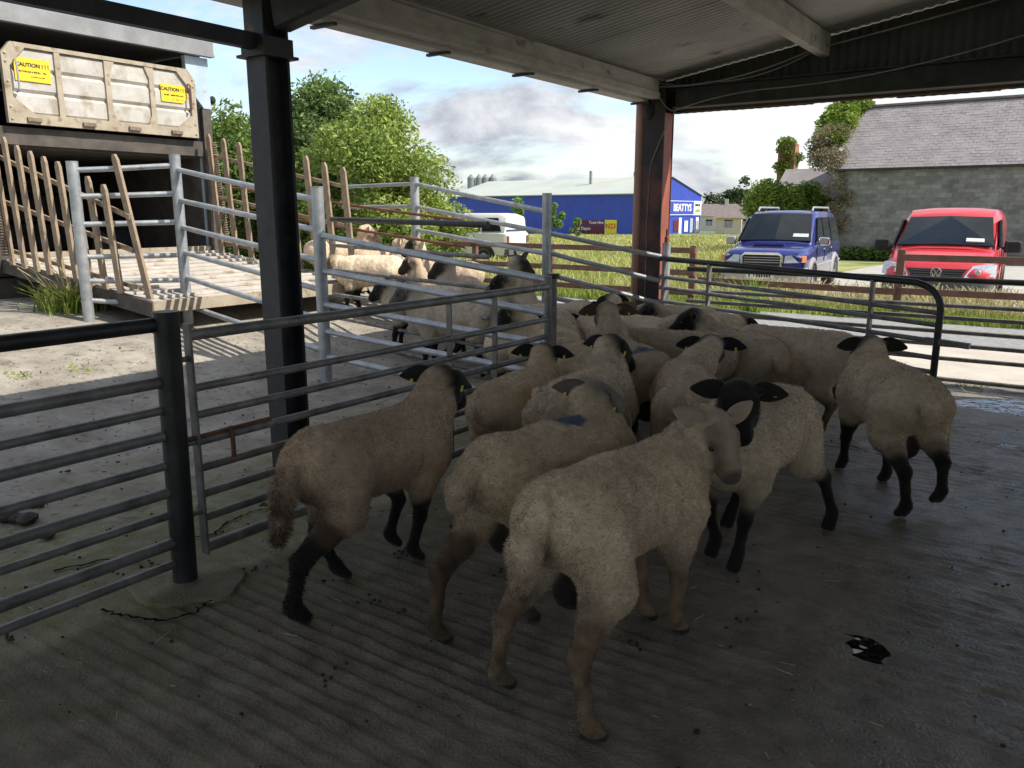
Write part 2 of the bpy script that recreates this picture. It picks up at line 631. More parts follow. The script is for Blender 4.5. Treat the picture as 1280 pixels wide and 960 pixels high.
def puddle(p, q, rp, rq, z, n=26, seed=0):
    m = MB()
    r = random.Random(seed)
    c = SH(p, q, z)
    ring = []
    for k in range(n):
        a = k * 2 * math.pi / n
        f = 1 + .18 * math.sin(2 * a + seed) + .10 * math.sin(5 * a + 2 * seed) + r.uniform(-.04, .04)
        ring.append(SH(p + rp * f * math.cos(a), q + rq * f * math.sin(a), z))
    m.add([c] + ring, [(0, 1 + (k + 1) % n, 1 + k) for k in range(n)])
    return tag(m.build('puddle', M['water']), kind='structure')


puddle(-.19, 3.51, .24, .26, -.0062, n=60, seed=1)
puddle(4.55, 3.9, .36, .95, -.0055, seed=2)
puddle(3.2, 3.75, .07, .12, -.003, seed=3)
puddle(2.1, 4.1, .05, .09, -.002, seed=4)
puddle(-.35, 4.6, .03, .09, -.002, seed=5)

# ================================================================== SHED
shed = root('open_shed', A0, 'dark open-sided steel shed with corrugated roof and grey timber purlins over the sheep', 'shed')
EAVE, SLOPE = 3.02, .16


def i_column(p, q, zb, zt, w=.24, d=.25, name='stanchion', mat='stanchion'):
    m = MB()
    t = .018
    for lo, hi in (((-d / 2, -w / 2), (-d / 2 + t, w / 2)), ((d / 2 - t, -w / 2), (d / 2, w / 2)), ((-d / 2 + t, -t / 2), (d / 2 - t, t / 2))):
        poly = [(lo[0], lo[1]), (hi[0], lo[1]), (hi[0], hi[1]), (lo[0], hi[1])]
        m.prism(poly, SH(p, q, zb), U, V, ZUP, zt - zb)
    m.prism([(-d / 2 - .03, -w / 2 - .03), (d / 2 + .03, -w / 2 - .03), (d / 2 + .03, w / 2 + .03), (-d / 2 - .03, w / 2 + .03)], SH(p, q, zb), U, V, ZUP, .02)
    return m.build(name, M[mat], shed)


sA = i_column(0, 0.02, -.01, 2.99, .165, .175)
tag(sA, label='near-black steel stanchion')
m = MB()
m.prism([(-.125, -.12), (.125, -.12), (.125, .12), (-.125, .12)], SH(0, 0.02, 2.46), U, V, ZUP, .016)
m.prism([(-.105, -.10), (.105, -.10), (.105, .10), (-.105, .10)], SH(0, 0.02, 2.478), U, V, ZUP, .09)
m.build('bracket', M['stanchion'], sA)
sC = i_column(5.3, 0.0, -.01, 2.98, .25, .25, mat='redoxide')
tag(sC, label='stanchion with flaking red oxide paint')
m = MB()
m.prism([(-.105, .085), (.105, .085), (.105, .118), (-.105, .118)], SH(5.3, 0, .02), U, V, ZUP, 2.64)
m.build('sunlit_plate', M['redsunlit'], sC)  # added plate, lighter red to stand for the stanchion's sunlit side
for pp in (5.3, 0, -6.5):
    for qq in (5.2, 9.0) if pp < 5 else (5.2, 9.0):
        i_column(pp, qq, -.01, EAVE + SLOPE * qq - .25)
i_column(-6.5, 0.02, -.01, 2.98)


def ubar(name, p0, p1, q, z0, z1, w, mat):
    mm = MB()
    mm.prism([(-w / 2, z0), (w / 2, z0), (w / 2, z1), (-w / 2, z1)], SH(p0, q, 0), V, ZUP, U, p1 - p0)
    return mm.build(name, M[mat], shed)


def vbar(name, q0, q1, p, za, zb_, h, w, mat):
    mm = MB()
    a, b = SH(p, q0, za), SH(p, q1, zb_)
    mm.bar(a, b, w, h)
    return mm.build(name, M[mat], shed)


# eave plate in two timbers, gutter outside, purlins
ubar('eave_timber', -7.2, 5.22, .005, 2.865, 2.995, .085, 'timber')
ubar('eave_timber', -7.2, 5.20, .012, 2.80, 2.862, .11, 'timber')
g = ubar('gutter', -7.2, 5.36, -.15, 2.775, 2.86, .15, 'gutter')
for k in range(11):
    mm = MB()
    pk = -6.2 + k * 1.13
    mm.bar(SH(pk, -.245, 2.762), SH(pk, -.03, 2.762), .035, .02)
    mm.build('gutter_bracket', M['black'], g)
for qq in (1.72, 3.5, 5.3, 7.1, 8.8):
    zt = EAVE + SLOPE * qq - .018
    ubar('purlin', -7.2, 5.30, qq, zt - .20, zt, .095, 'timber')
# side rail, gable beam, rafters
ubar('side_rail', -7.0, -.09, 0.02, 2.50, 2.585, .06, 'stanchion')
m = MB()
m.prism([(-.09, 2.70), (.09, 2.70), (.09, 2.715), (.012, 2.715), (.012, 2.905), (.09, 2.905), (.09, 2.92), (-.09, 2.92), (-.09, 2.905), (-.012, 2.905), (-.012, 2.715), (-.09, 2.715)],
        SH(5.3, .19, 0), U, ZUP, V, 8.7)
m.build('gable_beam', M['stanchion'], shed)
for pp in (-6.5, 0.0):
    vbar('rafter', .15, 9.2, pp, EAVE + SLOPE * .15 - .34, EAVE + SLOPE * 9.2 - .34, .22, .12, 'stanchion')

# corrugated roof, one object per sheet
PITCHC = .0762


def corr_sheet(p0, width, q0, q1, lift):
    n = int(width / PITCHC * 8)
    pr = p0 + np.arange(n + 1) * PITCHC / 8
    c = np.cos((pr) * 2 * math.pi / PITCHC) * .0095
    qr = np.linspace(q0, q1, 5)
    P_, Q_ = np.meshgrid(pr, qr, indexing='ij')
    Z_ = EAVE + SLOPE * Q_ + c[:, None] + lift + .006
    X = A0[0] + U[0] * P_ + V[0] * Q_
    Y = A0[1] + U[1] * P_ + V[1] * Q_
    ix = np.arange(P_.size).reshape(P_.shape)
    F_ = np.stack([ix[:-1, :-1], ix[1:, :-1], ix[1:, 1:], ix[:-1, 1:]], -1).reshape(-1, 4)
    return np_mesh('roof_sheet', np.stack([X, Y, Z_], -1).reshape(-1, 3), F_, M['sheet'], shed, smooth=True)


k = 0
p = -7.3
while p < 5.4:
    w = PITCHC * 10
    corr_sheet(p, w + PITCHC * .9, -.22, 4.6, .002 * (k % 2))
    corr_sheet(p, w + PITCHC * .9, 4.4, 9.6, .006 + .002 * (k % 2))
    p += w
    k += 1
PEND = p


def clad_sheet(o, d, w, zb, ztf, mat, name='cladding_sheet'):
    """vertical corrugated sheet starting at o along d"""
    n = max(4, int(w / .09 * 6))
    s = np.linspace(0, w, n + 1)
    nrm = np.array([d[1], -d[0], 0])
    c = np.cos(s * 2 * math.pi / .09) * .012
    Vv, Ff = [], []
    for i, si in enumerate(s):
        b = o + d * si + nrm * c[i]
        Vv += [b + ZUP * zb, b + ZUP * (zb + .16), b + ZUP * ztf(si)]
    for i in range(n):
        for j in range(2):
            Ff.append((i * 3 + j, (i + 1) * 3 + j, (i + 1) * 3 + j + 1, i * 3 + j + 1))
    return np_mesh(name, np.array(Vv), np.array(Ff), M[mat], shed, smooth=True)


q = -.05
k = 0
while q < 9.4:
    w = .81
    rr = random.uniform(-.008, .008)
    clad_sheet(SH(5.44 + .003 * (k % 2), q, 0), V, w + .04, 2.665 + rr, lambda s, q=q: EAVE + SLOPE * (q + s) - .01, 'clad')
    q += w
    k += 1
m = MB()
m.bar(SH(5.41, 0.0, 2.70), SH(5.41, 9.3, 2.70), .03, .06)
m.build('bottom_rail', M['cladrust'], shed)
# far side of the shed, unseen: sheeting cut low so bounced sun gets in
q = 0
while q < 12.2:
    clad_sheet(SH(5.4 - q, 9.45, 0), -U, .93, 0.0, lambda s: 2.9, 'clad')
    q += .9
# downpipe and hopper at the corner
m = MB()
m.tube([SH(5.27, -.19, .02), SH(5.27, -.19, 2.62), SH(5.27, -.19, 2.78)], .068, 16)
dp = m.build('downpipe', M['brownpipe'], shed, smooth=True)
for z in (.9, 2.0):
    m = MB()
    m.tube([SH(5.27, -.19, z), SH(5.27, -.19, z + .045)], .075, 16)
    m.bar(SH(5.27, -.12, z + .02), SH(5.27, .03, z + .02), .012, .03)
    m.build('pipe_clip', M['brownpipe'], dp)
m = MB()
m.ball(SH(5.22, -.06, 2.68), (.085, .085, .12), 12)
m.tube([SH(5.22, -.06, 2.78), SH(5.22, -.06, 2.88)], .03, 8)
m.build('insulator', M['rubber'], shed, smooth=True)


def catenary(a, b, sag, n=14):
    a, b = np.array(a), np.array(b)
    return [a + (b - a) * t + np.array([0, 0, -sag * 4 * t * (1 - t)]) for t in np.linspace(0, 1, n)]


for pts_, r in ((catenary(SH(5.16, .0, 2.93), SH(5.15, 1.62, 3.12), .09) + catenary(SH(5.15, 1.66, 3.13), SH(5.12, 4.6, 3.62), .02), .008),
                (catenary(SH(5.17, .02, 2.97), SH(5.17, .6, 2.93), .03) + catenary(SH(5.17, .62, 2.93), SH(5.15, 1.63, 3.10), .07), .006),
                (catenary(SH(5.13, .25, 2.66), SH(5.12, 1.2, 2.80), -.03) + catenary(SH(5.12, 1.25, 2.80), SH(5.10, 4.4, 3.35), .14), .006),
                (catenary(SH(5.16, .02, 2.9), SH(5.14, .26, 2.66), .06) + catenary(SH(5.14, .25, 2.65), SH(5.17, -.02, 2.1), -.04) + [SH(5.17, -.04, 1.5), SH(5.17, -.03, .3)], .005)):
    MB().tube(pts_, r, 6).build('cable', M['cable'], shed, smooth=True)
MB().tube(catenary(SH(-1.5, .06, 2.99), SH(5.1, .03, 2.985), .015), .007, 6).build('cable', M['cable'], shed, smooth=True)


M['crackfill'] = pm('crack_fill', (.010, .009, .007), (.022, .019, .014), 30, 1.0, spec=0.0)
# cracks in the concrete: dark filled gaps, slightly proud of the slab
def crack(pts_, w, seed):
    r = random.Random(seed)
    out = []
    for a, b in zip(pts_[:-1], pts_[1:]):
        for t in np.linspace(0, 1, 9)[:-1]:
            out.append(np.array(a) + (np.array(b) - np.array(a)) * t + np.array([r.uniform(-.012, .012), r.uniform(-.012, .012), 0]))
    out.append(np.array(pts_[-1]))
    mm_ = MB()
    L_, R_ = [], []
    for i, c_ in enumerate(out):
        d_ = out[min(i + 1, len(out) - 1)] - out[max(i - 1, 0)]
        n_ = np.array([-d_[1], d_[0], 0]) / (np.linalg.norm(d_) + 1e-9)
        k_ = w * r.uniform(.35, 1.3)
        L_.append(c_ + n_ * k_)
        R_.append(c_ - n_ * k_)
    n = len(out)
    mm_.add(L_ + R_, [(i, i + 1, n + i + 1, n + i) for i in range(n - 1)])
    return tag(mm_.build('crack', M['crackfill']), kind='structure')


crack([gp(x_, y_, .009) for x_, y_ in ((128, 762), (160, 770), (205, 775), (245, 765), (272, 742), (275, 724))], .007, 1)
crack([gp(x_, y_, .009) for x_, y_ in ((236, 672), (268, 668), (285, 652), (312, 640), (345, 634))], .007, 2)
crack([gp(x_, y_, .012) for x_, y_ in ((1000, 548), (1060, 556), (1110, 572), (1180, 578), (1230, 590))], .008, 3)
crack([gp(x_, y_, .010) for x_, y_ in ((70, 712), (130, 700), (205, 688))], .008, 4)
# ================================================================== PENS, GATES, FENCES
def post(parent, x, y, z0, z1, r=.045, mat='galv', lean=(0, 0), name='post'):
    mm = MB()
    mm.tube([(x, y, z0 - .05), (x + lean[0] * .5, y + lean[1] * .5, (z0 + z1) / 2), (x + lean[0], y + lean[1], z1)], r, 18)
    mm.tube([(x + lean[0], y + lean[1], z1), (x + lean[0], y + lean[1], z1 + .008)], r * 1.04, 18)
    return mm.build(name, M[mat], parent, smooth=True)


def rail(parent, a, b, r=.02, mat='galv', n=10, name='rail', sag=.0):
    a, b = np.array(a, float), np.array(b, float)
    pts_ = [a + (b - a) * t + np.array([0, 0, random.uniform(-1, 1) * sag - sag * 4 * t * (1 - t)]) for t in np.linspace(0, 1, 5)]
    pts_[0], pts_[-1] = a, b
    return MB().tube(pts_, r, n).build(name, M[mat], parent, smooth=True)


def P3(xy, z):
    return np.array([xy[0], xy[1], z])


# ---- near fence left of the gate
G0 = gp(232, 728)[:2]
dirL = -U[:2]
f1 = root('rail_fence', P3(G0, 0), 'dark steel rail fence with thick round post beside the hinged pen gate', 'fence')
post(f1, G0[0], G0[1], 0, 1.195, .052, 'black', (.02, .0))
GL = G0 + dirL * 2.6
post(f1, GL[0], GL[1], 0, 1.195, .052, 'steel')
off = np.array([-.012, .01])
for z, r in ((1.15, .031), (.91, .026), (.79, .019), (.68, .024), (.55, .019), (.43, .024), (.33, .018), (.20, .025), (.105, .019)):
    rail(f1, P3(G0 + dirL * .035, z), P3(GL - dirL * .03, z + random.uniform(-.006, .006)), r, 'black' if z > 1 else 'steel', 12)
mm = MB()
n = 28
c = P3(G0, 0)
ring0, ring1 = [], []
for k in range(n):
    a = k * 2 * math.pi / n
    rr = .27 * (1 + .13 * math.sin(2 * a + 1) + .08 * math.sin(5 * a))
    d = U * math.cos(a) * rr * .75 + V * math.sin(a) * rr * 1.15
    ring0.append(c + d + ZUP * -.01)
    ring1.append(c + d * .93 + ZUP * .014)
mm.loft([ring0, ring1, [c + (p_ - c) * .5 + ZUP * .012 for p_ in ring1]])
mm.build('concrete_footing', M['slab'], f1, smooth=True)
# ---- gate hung on it
H0 = G0 + np.array([.05, .06])
H1 = at(685, 350, 5.6)[:2]
gd = (H1 - H0) / np.linalg.norm(H1 - H0)
g1 = root('pen_gate', P3(H0, 0), 'long steel tube gate with flat bar stile and drop bolt, beside the pen post', 'gate')
mm = MB()
mm.bar(P3(H0 + gd * .03, .10), P3(H0 + gd * .03, 1.14), .05, .012, up=(gd[0], gd[1], 0))
mm.build('stile', M['steel'], g1)
post(g1, H1[0], H1[1], .08, 1.16, .026, 'steel', name='stile')
zs = (1.09, .86, .74, .62, .50, .38, .27, .13)
for i, z in enumerate(zs):
    rail(g1, P3(H0 + gd * .03, z), P3(H1, z + .005), .025 if i in (0, 7) else .019, 'steel', 12)
for s in (.62, .78):
    b = H0 + (H1 - H0) * s
    mm = MB()
    mm.bar(P3(b, .13), P3(b, 1.09), .04, .012, up=(gd[0], gd[1], 0))
    mm.build('brace', M['steel'], g1)
mm = MB()
mm.tube([P3(H0 - gd * .06, .64), P3(H0 + gd * .42, .645)], .011, 8)
mm.build('bolt', M['rust'], g1, smooth=True)
mm = MB()
mm.tube([P3(H0 + gd * .2, .65), P3(H0 + gd * .2 + np.array([.02, -.03]), .62), P3(H0 + gd * .2 + np.array([.02, -.03]), .52)], .011, 8)
mm.build('bolt_handle', M['rust'], g1, smooth=True)
for z in (.99, .62, .3):
    mm = MB()
    mm.tube([P3(G0 + gd * .03, z), P3(H0 + gd * .03, z)], .012, 8)
    mm.build('hinge', M['steel'], g1)

# ---- the race: near side
T115, T235, T403 = at(110, 385, 8.4)[:2], at(236, 405, 8.8)[:2], at(408, 475, 7.4)[:2]
T685 = at(690, 440, 5.75)[:2]
f2 = root('race_fence', P3(T403, 0), 'galvanised tube race fence between lorry ramp and pen, clear of the grass field', 'fence')
for (xy, z0, z1) in ((T115, gz(*T115), 2.10), (T235, gz(*T235), 2.19), (T403, gz(*T403), 1.82)):
    post(f2, xy[0], xy[1], z0, z1, .056, 'galv')
post(f2, T685[0], T685[1], 0, 1.16, .032, 'steel')
mm = MB()
mm.tube([P3(T685, 1.14), P3(T685, 1.175)], .05, 14)
mm.build('cap', M['black'], f2)
SP_ = [((T115, T235), (2.02, 1.76, 1.48, 1.15, .90, .70), (2.09, 1.80, 1.50, 1.15, .88, .60)),
       ((T235, T403), (2.05, 1.73, 1.45, 1.18, .91, .60), (1.71, 1.44, 1.17, .90, .62, .33)),
       ((T403, T685), (1.40, 1.08, .77, .52, .28), (1.12, .88, .66, .43, .20))]
for (a, b), za, zb in SP_:
    for i, (k1, k2) in enumerate(zip(za, zb)):
        rail(f2, P3(a, k1), P3(b, k2), .027, 'galv', 12, sag=.003)
# ---- the race: far side
T520, T683 = at(520, 300, 11.1)[:2], at(683, 340, 9.0)[:2]
T824 = at(824, 380, 9.0)[:2]
f3 = root('race_fence', P3(T683, 0), 'galvanised tube race fence in front of the grass field, sloping down to the shed corner', 'fence')
post(f3, T520[0], T520[1], gz(*T520), 2.06, .06, 'galv')
post(f3, T683[0], T683[1], gz(*T683), 1.80, .052, 'galv')
for (a, b), za, zb in (((T520, T683), (1.98, 1.68, 1.37, 1.05, .74, .42), (1.61, 1.38, 1.15, .88, .60, .30)),
                       ((T683, T824), (1.38, 1.17, .93, .68, .42, .18), (1.12, .85, .60, .42, .25, .10))):
    for k1, k2 in zip(za, zb):
        rail(f3, P3(a, k1), P3(b, k2), .027, 'galv', 12, sag=.003)
RL = at(428, 230, 12.2)[:2]
for k1, k2 in ((1.97, 1.98), (1.68, 1.68)):
    rail(f3, P3(RL, k1), P3(T520, k2), .027, 'galv', 10)
# ---- gate standing inside the race
I0, I1 = at(421, 410, 9.6)[:2], at(611, 475, 7.6)[:2]
g2 = root('race_gate', P3(I1, 0), 'black tube gate standing open among the sheep inside the race', 'gate')
for i, z in enumerate((1.49, 1.19, .90, .61, .33, .08)):
    rail(g2, P3(I0, z + .03), P3(I1, z), .03 if i == 0 else .022, 'steel' if i else 'black', 12)
for xy, dz in ((I0, .03), (I1, 0)):
    mm = MB()
    mm.bar(P3(xy, .02 + dz), P3(xy, 1.515 + dz), .055, .055)
    mm.build('stile', M['black'], g2)
rl0, rl1 = at(383, 311, 10.0)[:2], at(500, 318, 9.0)[:2]

# ---- gates under the gable
E1 = at(1163, 500, 6.8)[:2]
g3 = root('hurdle_gate', P3(T824, 0), 'black tube gate with rounded top corner, ajar behind the ram walking away', 'gate')
ed = (E1 - T824) / np.linalg.norm(E1 - T824)
zt0, zt1 = 1.10, 1.0
cur = [P3(T824, zt0)]
Lg = np.linalg.norm(E1 - T824)
for t in np.linspace(.1, 1, 6):
    s = t * (Lg - .22)
    cur.append(P3(T824 + ed * s, zt0 + (zt1 - zt0) * s / Lg))
for a in np.linspace(.2, math.pi / 2, 7):
    cur.append(P3(T824 + ed * (Lg - .22 + .22 * math.sin(a)), zt1 - .22 * (1 - math.cos(a))))
cur += [P3(E1, .5), P3(E1, .05)]
MB().tube(cur, .03, 14).build('frame', M['black'], g3, smooth=True)
for k1, k2 in ((.90, .76), (.78, .655), (.63, .515), (.47, .37), (.33, .245), (.12, .09)):
    rail(g3, P3(T824, k1), P3(E1, k2), .022, 'steel', 10)
for s in (.02, .215, .80):
    b = T824 + (E1 - T824) * s
    mm = MB()
    mm.bar(P3(b, .1), P3(b, zt0 + (zt1 - zt0) * s), .055, .03, up=(ed[0], ed[1], 0))
    mm.build('brace', M['steel'], g3)
mm = MB()
mm.bar(P3(E1 - ed * .10, .52), P3(E1 + ed * .26, .505), .05, .05)
mm.build('latch_bar', M['steel'], g3)
R0, R1 = SH(5.3, .42, 0)[:2], SH(5.3, 5.05, 0)[:2]
g4 = root('hurdle_gate', P3(R0, 0), 'long straight seven-bar gate closing the shed end towards the parked vehicles', 'gate')
for i, z in enumerate((.985, .745, .63, .50, .375, .245, .045)):
    rail(g4, P3(R0, z), P3(R1, z), .029 if i == 0 else .021, 'black' if i == 0 else 'steel', 10, sag=.002)
for xy in (R0, (R0 + R1) / 2, R1):
    mm = MB()
    mm.bar(P3(xy, .0), P3(xy, .985), .05, .045)
    mm.build('stile', M['steel'], g4)
K = at(832, 340, 9.05)[:2]
kp = root('latch_post', P3(K, 0), 'short galvanised post with rusty pin on top beside the red oxide stanchion', 'post')
post(kp, K[0], K[1], 0, 1.26, .045, 'galv', name='tube')
mm = MB()
mm.tube([P3(K, 1.25), P3(K, 1.33), P3(K, 1.345), P3(K, 1.42)], [.026, .026, .015, .013], 8)
mm.build('pin', M['rust'], kp)

# ---- brown post and rail fence along the verge
bf = root('post_and_rail_fence', SH(10.4, -4.6, 0), 'brown stained post and rail fence between grass verge and long field grass', 'fence')
BW = (-12.6, -10.4, -8.4, -6.5, -4.6, -1.62)


def bpost(par, w, h):
    mm = MB()
    b = SH(10.4, w, 0)
    z0 = gz(b[0], b[1])
    mm.prism([(-.055, -.04), (.055, -.04), (.055, .04), (-.055, .04)], b + ZUP * (z0 - .1), V, U, ZUP, h + .1)
    return mm.build('post', M['brownrail'], par)


def brail(par, w0, w1, z0, z1):
    mm = MB()
    mm.bar(SH(10.34, w0, z0), SH(10.34, w1, z1), .035, .10)
    return mm.build('rail', M['brownrail'], par)


for w in BW:
    bpost(bf, w, 1.03 if w > -2 else 1.0)
for z in (.95, .56, .2):
    for a, b in zip(BW[:-1], BW[1:]):
        brail(bf, a - .05, b + .05, z + random.uniform(-.01, .01), z + random.uniform(-.01, .01))
bf2 = root('post_and_rail_fence', SH(10.4, 1.75, 0), 'brown post and rail fence in front of the red van', 'fence')
for w in (1.75, 4.3, 6.9):
    bpost(bf2, w, 1.05)
brail(bf2, -1.5, 1.72, .44, .40)
brail(bf2, 1.78, 4.35, .93, .93)
brail(bf2, 4.25, 7.0, .93, .95)
brail(bf2, 1.78, 4.35, .42, .42)
# ================================================================== LIVESTOCK LORRY
M['trucksteel'] = pm('truck_dirty_aluminium', (.38, .36, .32), (.50, .48, .44), 3, .6, .15, .3, 40, c3=(.30, .26, .20), s3=4, lo3=.5, hi3=.68)
M['trucktan'] = pm('truck_dirty_frame', (.31, .26, .19), (.40, .345, .265), 5, .75, 0, .4, 40, c3=(.20, .14, .08), s3=9, lo3=.56, hi3=.68)
M['truckroof'] = pm('truck_grey_cap', (.19, .195, .20), (.26, .265, .27), 3, .6, .1, .2, 30)
M['truckblue'] = pm('truck_pale_blue', (.34, .44, .52), (.42, .52, .58), 3, .5, 0, .2, 30, c3=(.3, .26, .2), s3=7, lo3=.6, hi3=.7)
M['truckdark'] = pm('truck_dark_inside', (.05, .045, .04), (.10, .085, .07), 4, .8, 0, .3, 30)
M['ramp'] = pm('ramp_floor', (.40, .37, .325), (.52, .485, .435), 4, .7, .1, .4, 40, c3=(.32, .25, .17), s3=6, lo3=.55, hi3=.68)
M['caution'] = pm('caution_yellow', (.80, .56, .02), (.72, .48, .02), 12, .6)
M['ink'] = pm('black_ink', (.02, .02, .02), None, rough=.7)
M['spring'] = pm('spring_steel', (.16, .12, .09), (.26, .20, .15), 14, .6, .4)

TL = np.array([-6.37, 9.91, 0.0])
TS = 1.18
UT, VT, ZT = U * TS, V * TS, ZUP * TS
truck = root('livestock_lorry', (TL[0], TL[1], gz(TL[0], TL[1])), 'dirty cream livestock lorry with rear ramp down and yellow caution signs', 'lorry')


def TP(a, b, z):
    """a along the rear width, b outwards from the rear face"""
    return TL + UT * a + VT * b + ZUP * ((z - 1.1) * TS + 1.03)


def tbox(mm, a0, a1, b0, b1, z0, z1):
    mm.prism([(a0, b0), (a1, b0), (a1, b1), (a0, b1)], TP(0, 0, z0), UT, VT, ZT, z1 - z0)
    return mm


def tquad(name, pts_, thick, mat, parent):
    """polygon in the rear plane (a,z) with thickness outwards, pts (a,z), from b"""
    mm = MB()
    b0, b1 = thick
    mm.prism(pts_, TP(0, b0, 0), UT, ZT, VT, b1 - b0)
    return mm.build(name, M[mat], parent)


# box body: side walls, roof, inner deck and bulkhead (open at the back)
for a0, a1 in ((-.02, .05), (2.62, 2.69)):
    mm = MB()
    tbox(mm, a0, a1, -7.2, -.06, 1.0, 3.5)
    mm.build('side_wall', M['truckblue'], truck)
mm = tbox(MB(), -.06, 2.72, -7.2, -.02, 3.52, 3.57)
mm.build('roof', M['truckroof'], truck)
mm = tbox(MB(), -.02, 2.69, -7.2, -.02, .92, 1.02)
mm.build('lower_deck', M['truckdark'], truck)
mm = tbox(MB(), .05, 2.62, -7.2, -.10, 2.26, 2.34)
mm.build('upper_deck', M['truckdark'], truck)
for k in range(3):
    mm = tbox(MB(), .06, 2.6, -3.2 - .01 * k, -3.14, 1.06 + k * .40, 1.06 + k * .40 + (.36 if k < 2 else .18))
    mm.build('partition', M['truckdark'], truck)
for a0, a1 in ((.052, .075), (2.595, 2.618)):  # dark sheets added over the walls so the inside looks shaded
    mm = MB()
    tbox(mm, a0, a1, -7.1, -.12, 1.03, 3.49)
    mm.build('shade_lining', M['truckdark'], truck)
mm = tbox(MB(), .08, 2.59, -7.15, -7.1, 1.03, 3.49)
mm.build('bulkhead', M['truckdark'], truck)
# capped roof beam above the rear opening, corner plates, posts
tquad('roof_beam', [(-.1, 3.50), (2.78, 3.50), (2.78, 3.645), (-.1, 3.645)], (-.10, .10), 'truckroof', truck)
tquad('roof_lip', [(-.1, 3.47), (2.78, 3.47), (2.78, 3.497), (-.1, 3.497)], (.03, .12), 'truckroof', truck)
tquad('corner_plate', [(2.42, 3.46), (2.74, 3.46), (2.74, 2.86), (2.64, 2.86), (2.44, 3.10)], (-.05, .02), 'truckblue', truck)
tquad('corner_plate', [(-.06, 3.46), (.30, 3.46), (.30, 3.28), (.10, 3.02), (-.06, 3.02)], (-.05, .02), 'truckblue', truck)
tquad('rear_post', [(2.62, .95), (2.74, .95), (2.74, 2.855), (2.62, 2.855)], (-.08, .012), 'truckdark', truck)
tquad('rear_post', [(-.06, .95), (.16, .95), (.16, 3.015), (-.06, 3.015)], (-.08, .012), 'truckdark', truck)
tquad('cross_beam', [(.17, 2.28), (2.61, 2.28), (2.61, 2.46), (.17, 2.46)], (-.09, -.02), 'truckdark', truck)
tquad('cross_beam', [(.17, 1.02), (2.61, 1.02), (2.61, 1.16), (.17, 1.16)], (-.09, -.01), 'trucktan', truck)
mm = MB()
mm.ball(TP(2.80, -.02, 2.98), (.05, .05, .06), 10)
mm.build('marker_lamp', M['rubber'], truck, smooth=True)
# upper tailboard
tb = MB()
a0, a1, z0, z1, t = .30, 2.50, 2.49, 3.29, .07
cc_ = .17
tb.prism([(a0 + cc_, z0), (a1 - cc_, z0), (a1 - cc_, z0 + t * 1.5), (a0 + cc_, z0 + t * 1.5)], TP(0, .02, 0), UT, ZT, VT, .05)
tb.prism([(a0 + cc_, z1 - t * .6), (a1 - cc_, z1 - t * .6), (a1 - cc_, z1), (a0 + cc_, z1)], TP(0, .02, 0), UT, ZT, VT, .05)
tb.prism([(a0, z0), (a0 + cc_ + .1, z0), (a0 + cc_ + .1, z0 + t * 1.5), (a0 + t, z0 + .26), (a0 + t, z1 - .24), (a0 + cc_ + .07, z1 - t * .6), (a0 + cc_ + .07, z1), (a0 + .1, z1), (a0, z1 - .12)], TP(0, .018, 0), UT, ZT, VT, .056)
tb.prism([(a1, z0), (a1, z1 - .12), (a1 - .1, z1), (a1 - cc_ - .07, z1), (a1 - cc_ - .07, z1 - t * .6), (a1 - t, z1 - .24), (a1 - t, z0 + .26), (a1 - cc_ - .1, z0 + t * 1.5), (a1 - cc_ - .1, z0)], TP(0, .018, 0), UT, ZT, VT, .056)
tbo = tb.build('tailboard', M['trucktan'], truck)
div = (.365, .86, 1.40, 1.93, 2.435)
for i in range(4):
    mm = MB()
    s0, s1 = div[i] + .002, div[i + 1] - .002
    prof = []
    zz0, zz1 = z0 + .09, z1 - .035
    nz = 3
    for k in range(nz):                                                # three swaged planks: each leans out and steps back
        za = zz0 + (zz1 - zz0) * k / nz
        zb = zz0 + (zz1 - zz0) * (k + 1) / nz
        prof += [(.020, za), (.045, za + .035), (.045, zb - .03), (.022, zb - .004)]
    L0 = [TP(s0, b, z) for b, z in prof]
    L1 = [TP(s1, b, z) for b, z in prof]
    n = len(prof)
    mm.add(L0 + L1, [(k, n + k, n + k + 1, k + 1) for k in range(n - 1)])
    mm.build('panel', M['trucksteel'], tbo)
for i, a in enumerate(div[1:-1]):
    mm = MB()
    poly = [(a - .03, z0 + t * 1.5), (a + .03, z0 + t * 1.5), (a + .03, z1 - t * .6), (a - .03, z1 - t * .6)]
    if i == 1:
        poly = [(a - .03, z0 + .1), (a + .09, z0 + .1), (a + .03, z0 + .22), (a + .03, z1 - .17), (a + .09, z1 - .05), (a - .03, z1 - .05)]
    if i == 2:
        poly = [(a - .08, z0 + .1), (a + .03, z0 + .1), (a + .03, z1 - .05), (a - .08, z1 - .05), (a - .03, z1 - .17), (a - .03, z0 + .22)]
    mm.prism(poly, TP(0, .021, 0), UT, ZT, VT, .045)
    mm.build('stile', M['trucktan'], tbo)
for a in (.42, 2.40):
    mm = MB()
    mm.tube([TP(a, .06, 2.80), TP(a, .12, 2.82), TP(a, .12, 3.10), TP(a, .06, 3.12)], .013, 8)
    mm.build('handle', M['galv' if a < 1 else 'brownrail'], tbo, smooth=True)

for a_ in (a0 + .035, a1 - .035):
    for z_ in (z0 + .04, z0 + .16, 2.9, z1 - .2, z1 - .05 - .07):
        mm = MB()
        mm.ball(TP(a_, .078, z_), .014, 8)
        mm.build('bolt', M['trucksteel'], tbo, smooth=True)
for a_ in (.55, 1.13, 1.66, 2.2):
    mm = MB()
    mm.bar(TP(a_ - .07, .085, z0 + .045), TP(a_ + .07, .085, z0 + .045), .03, .05)
    mm.build('hinge', M['spring'], tbo)


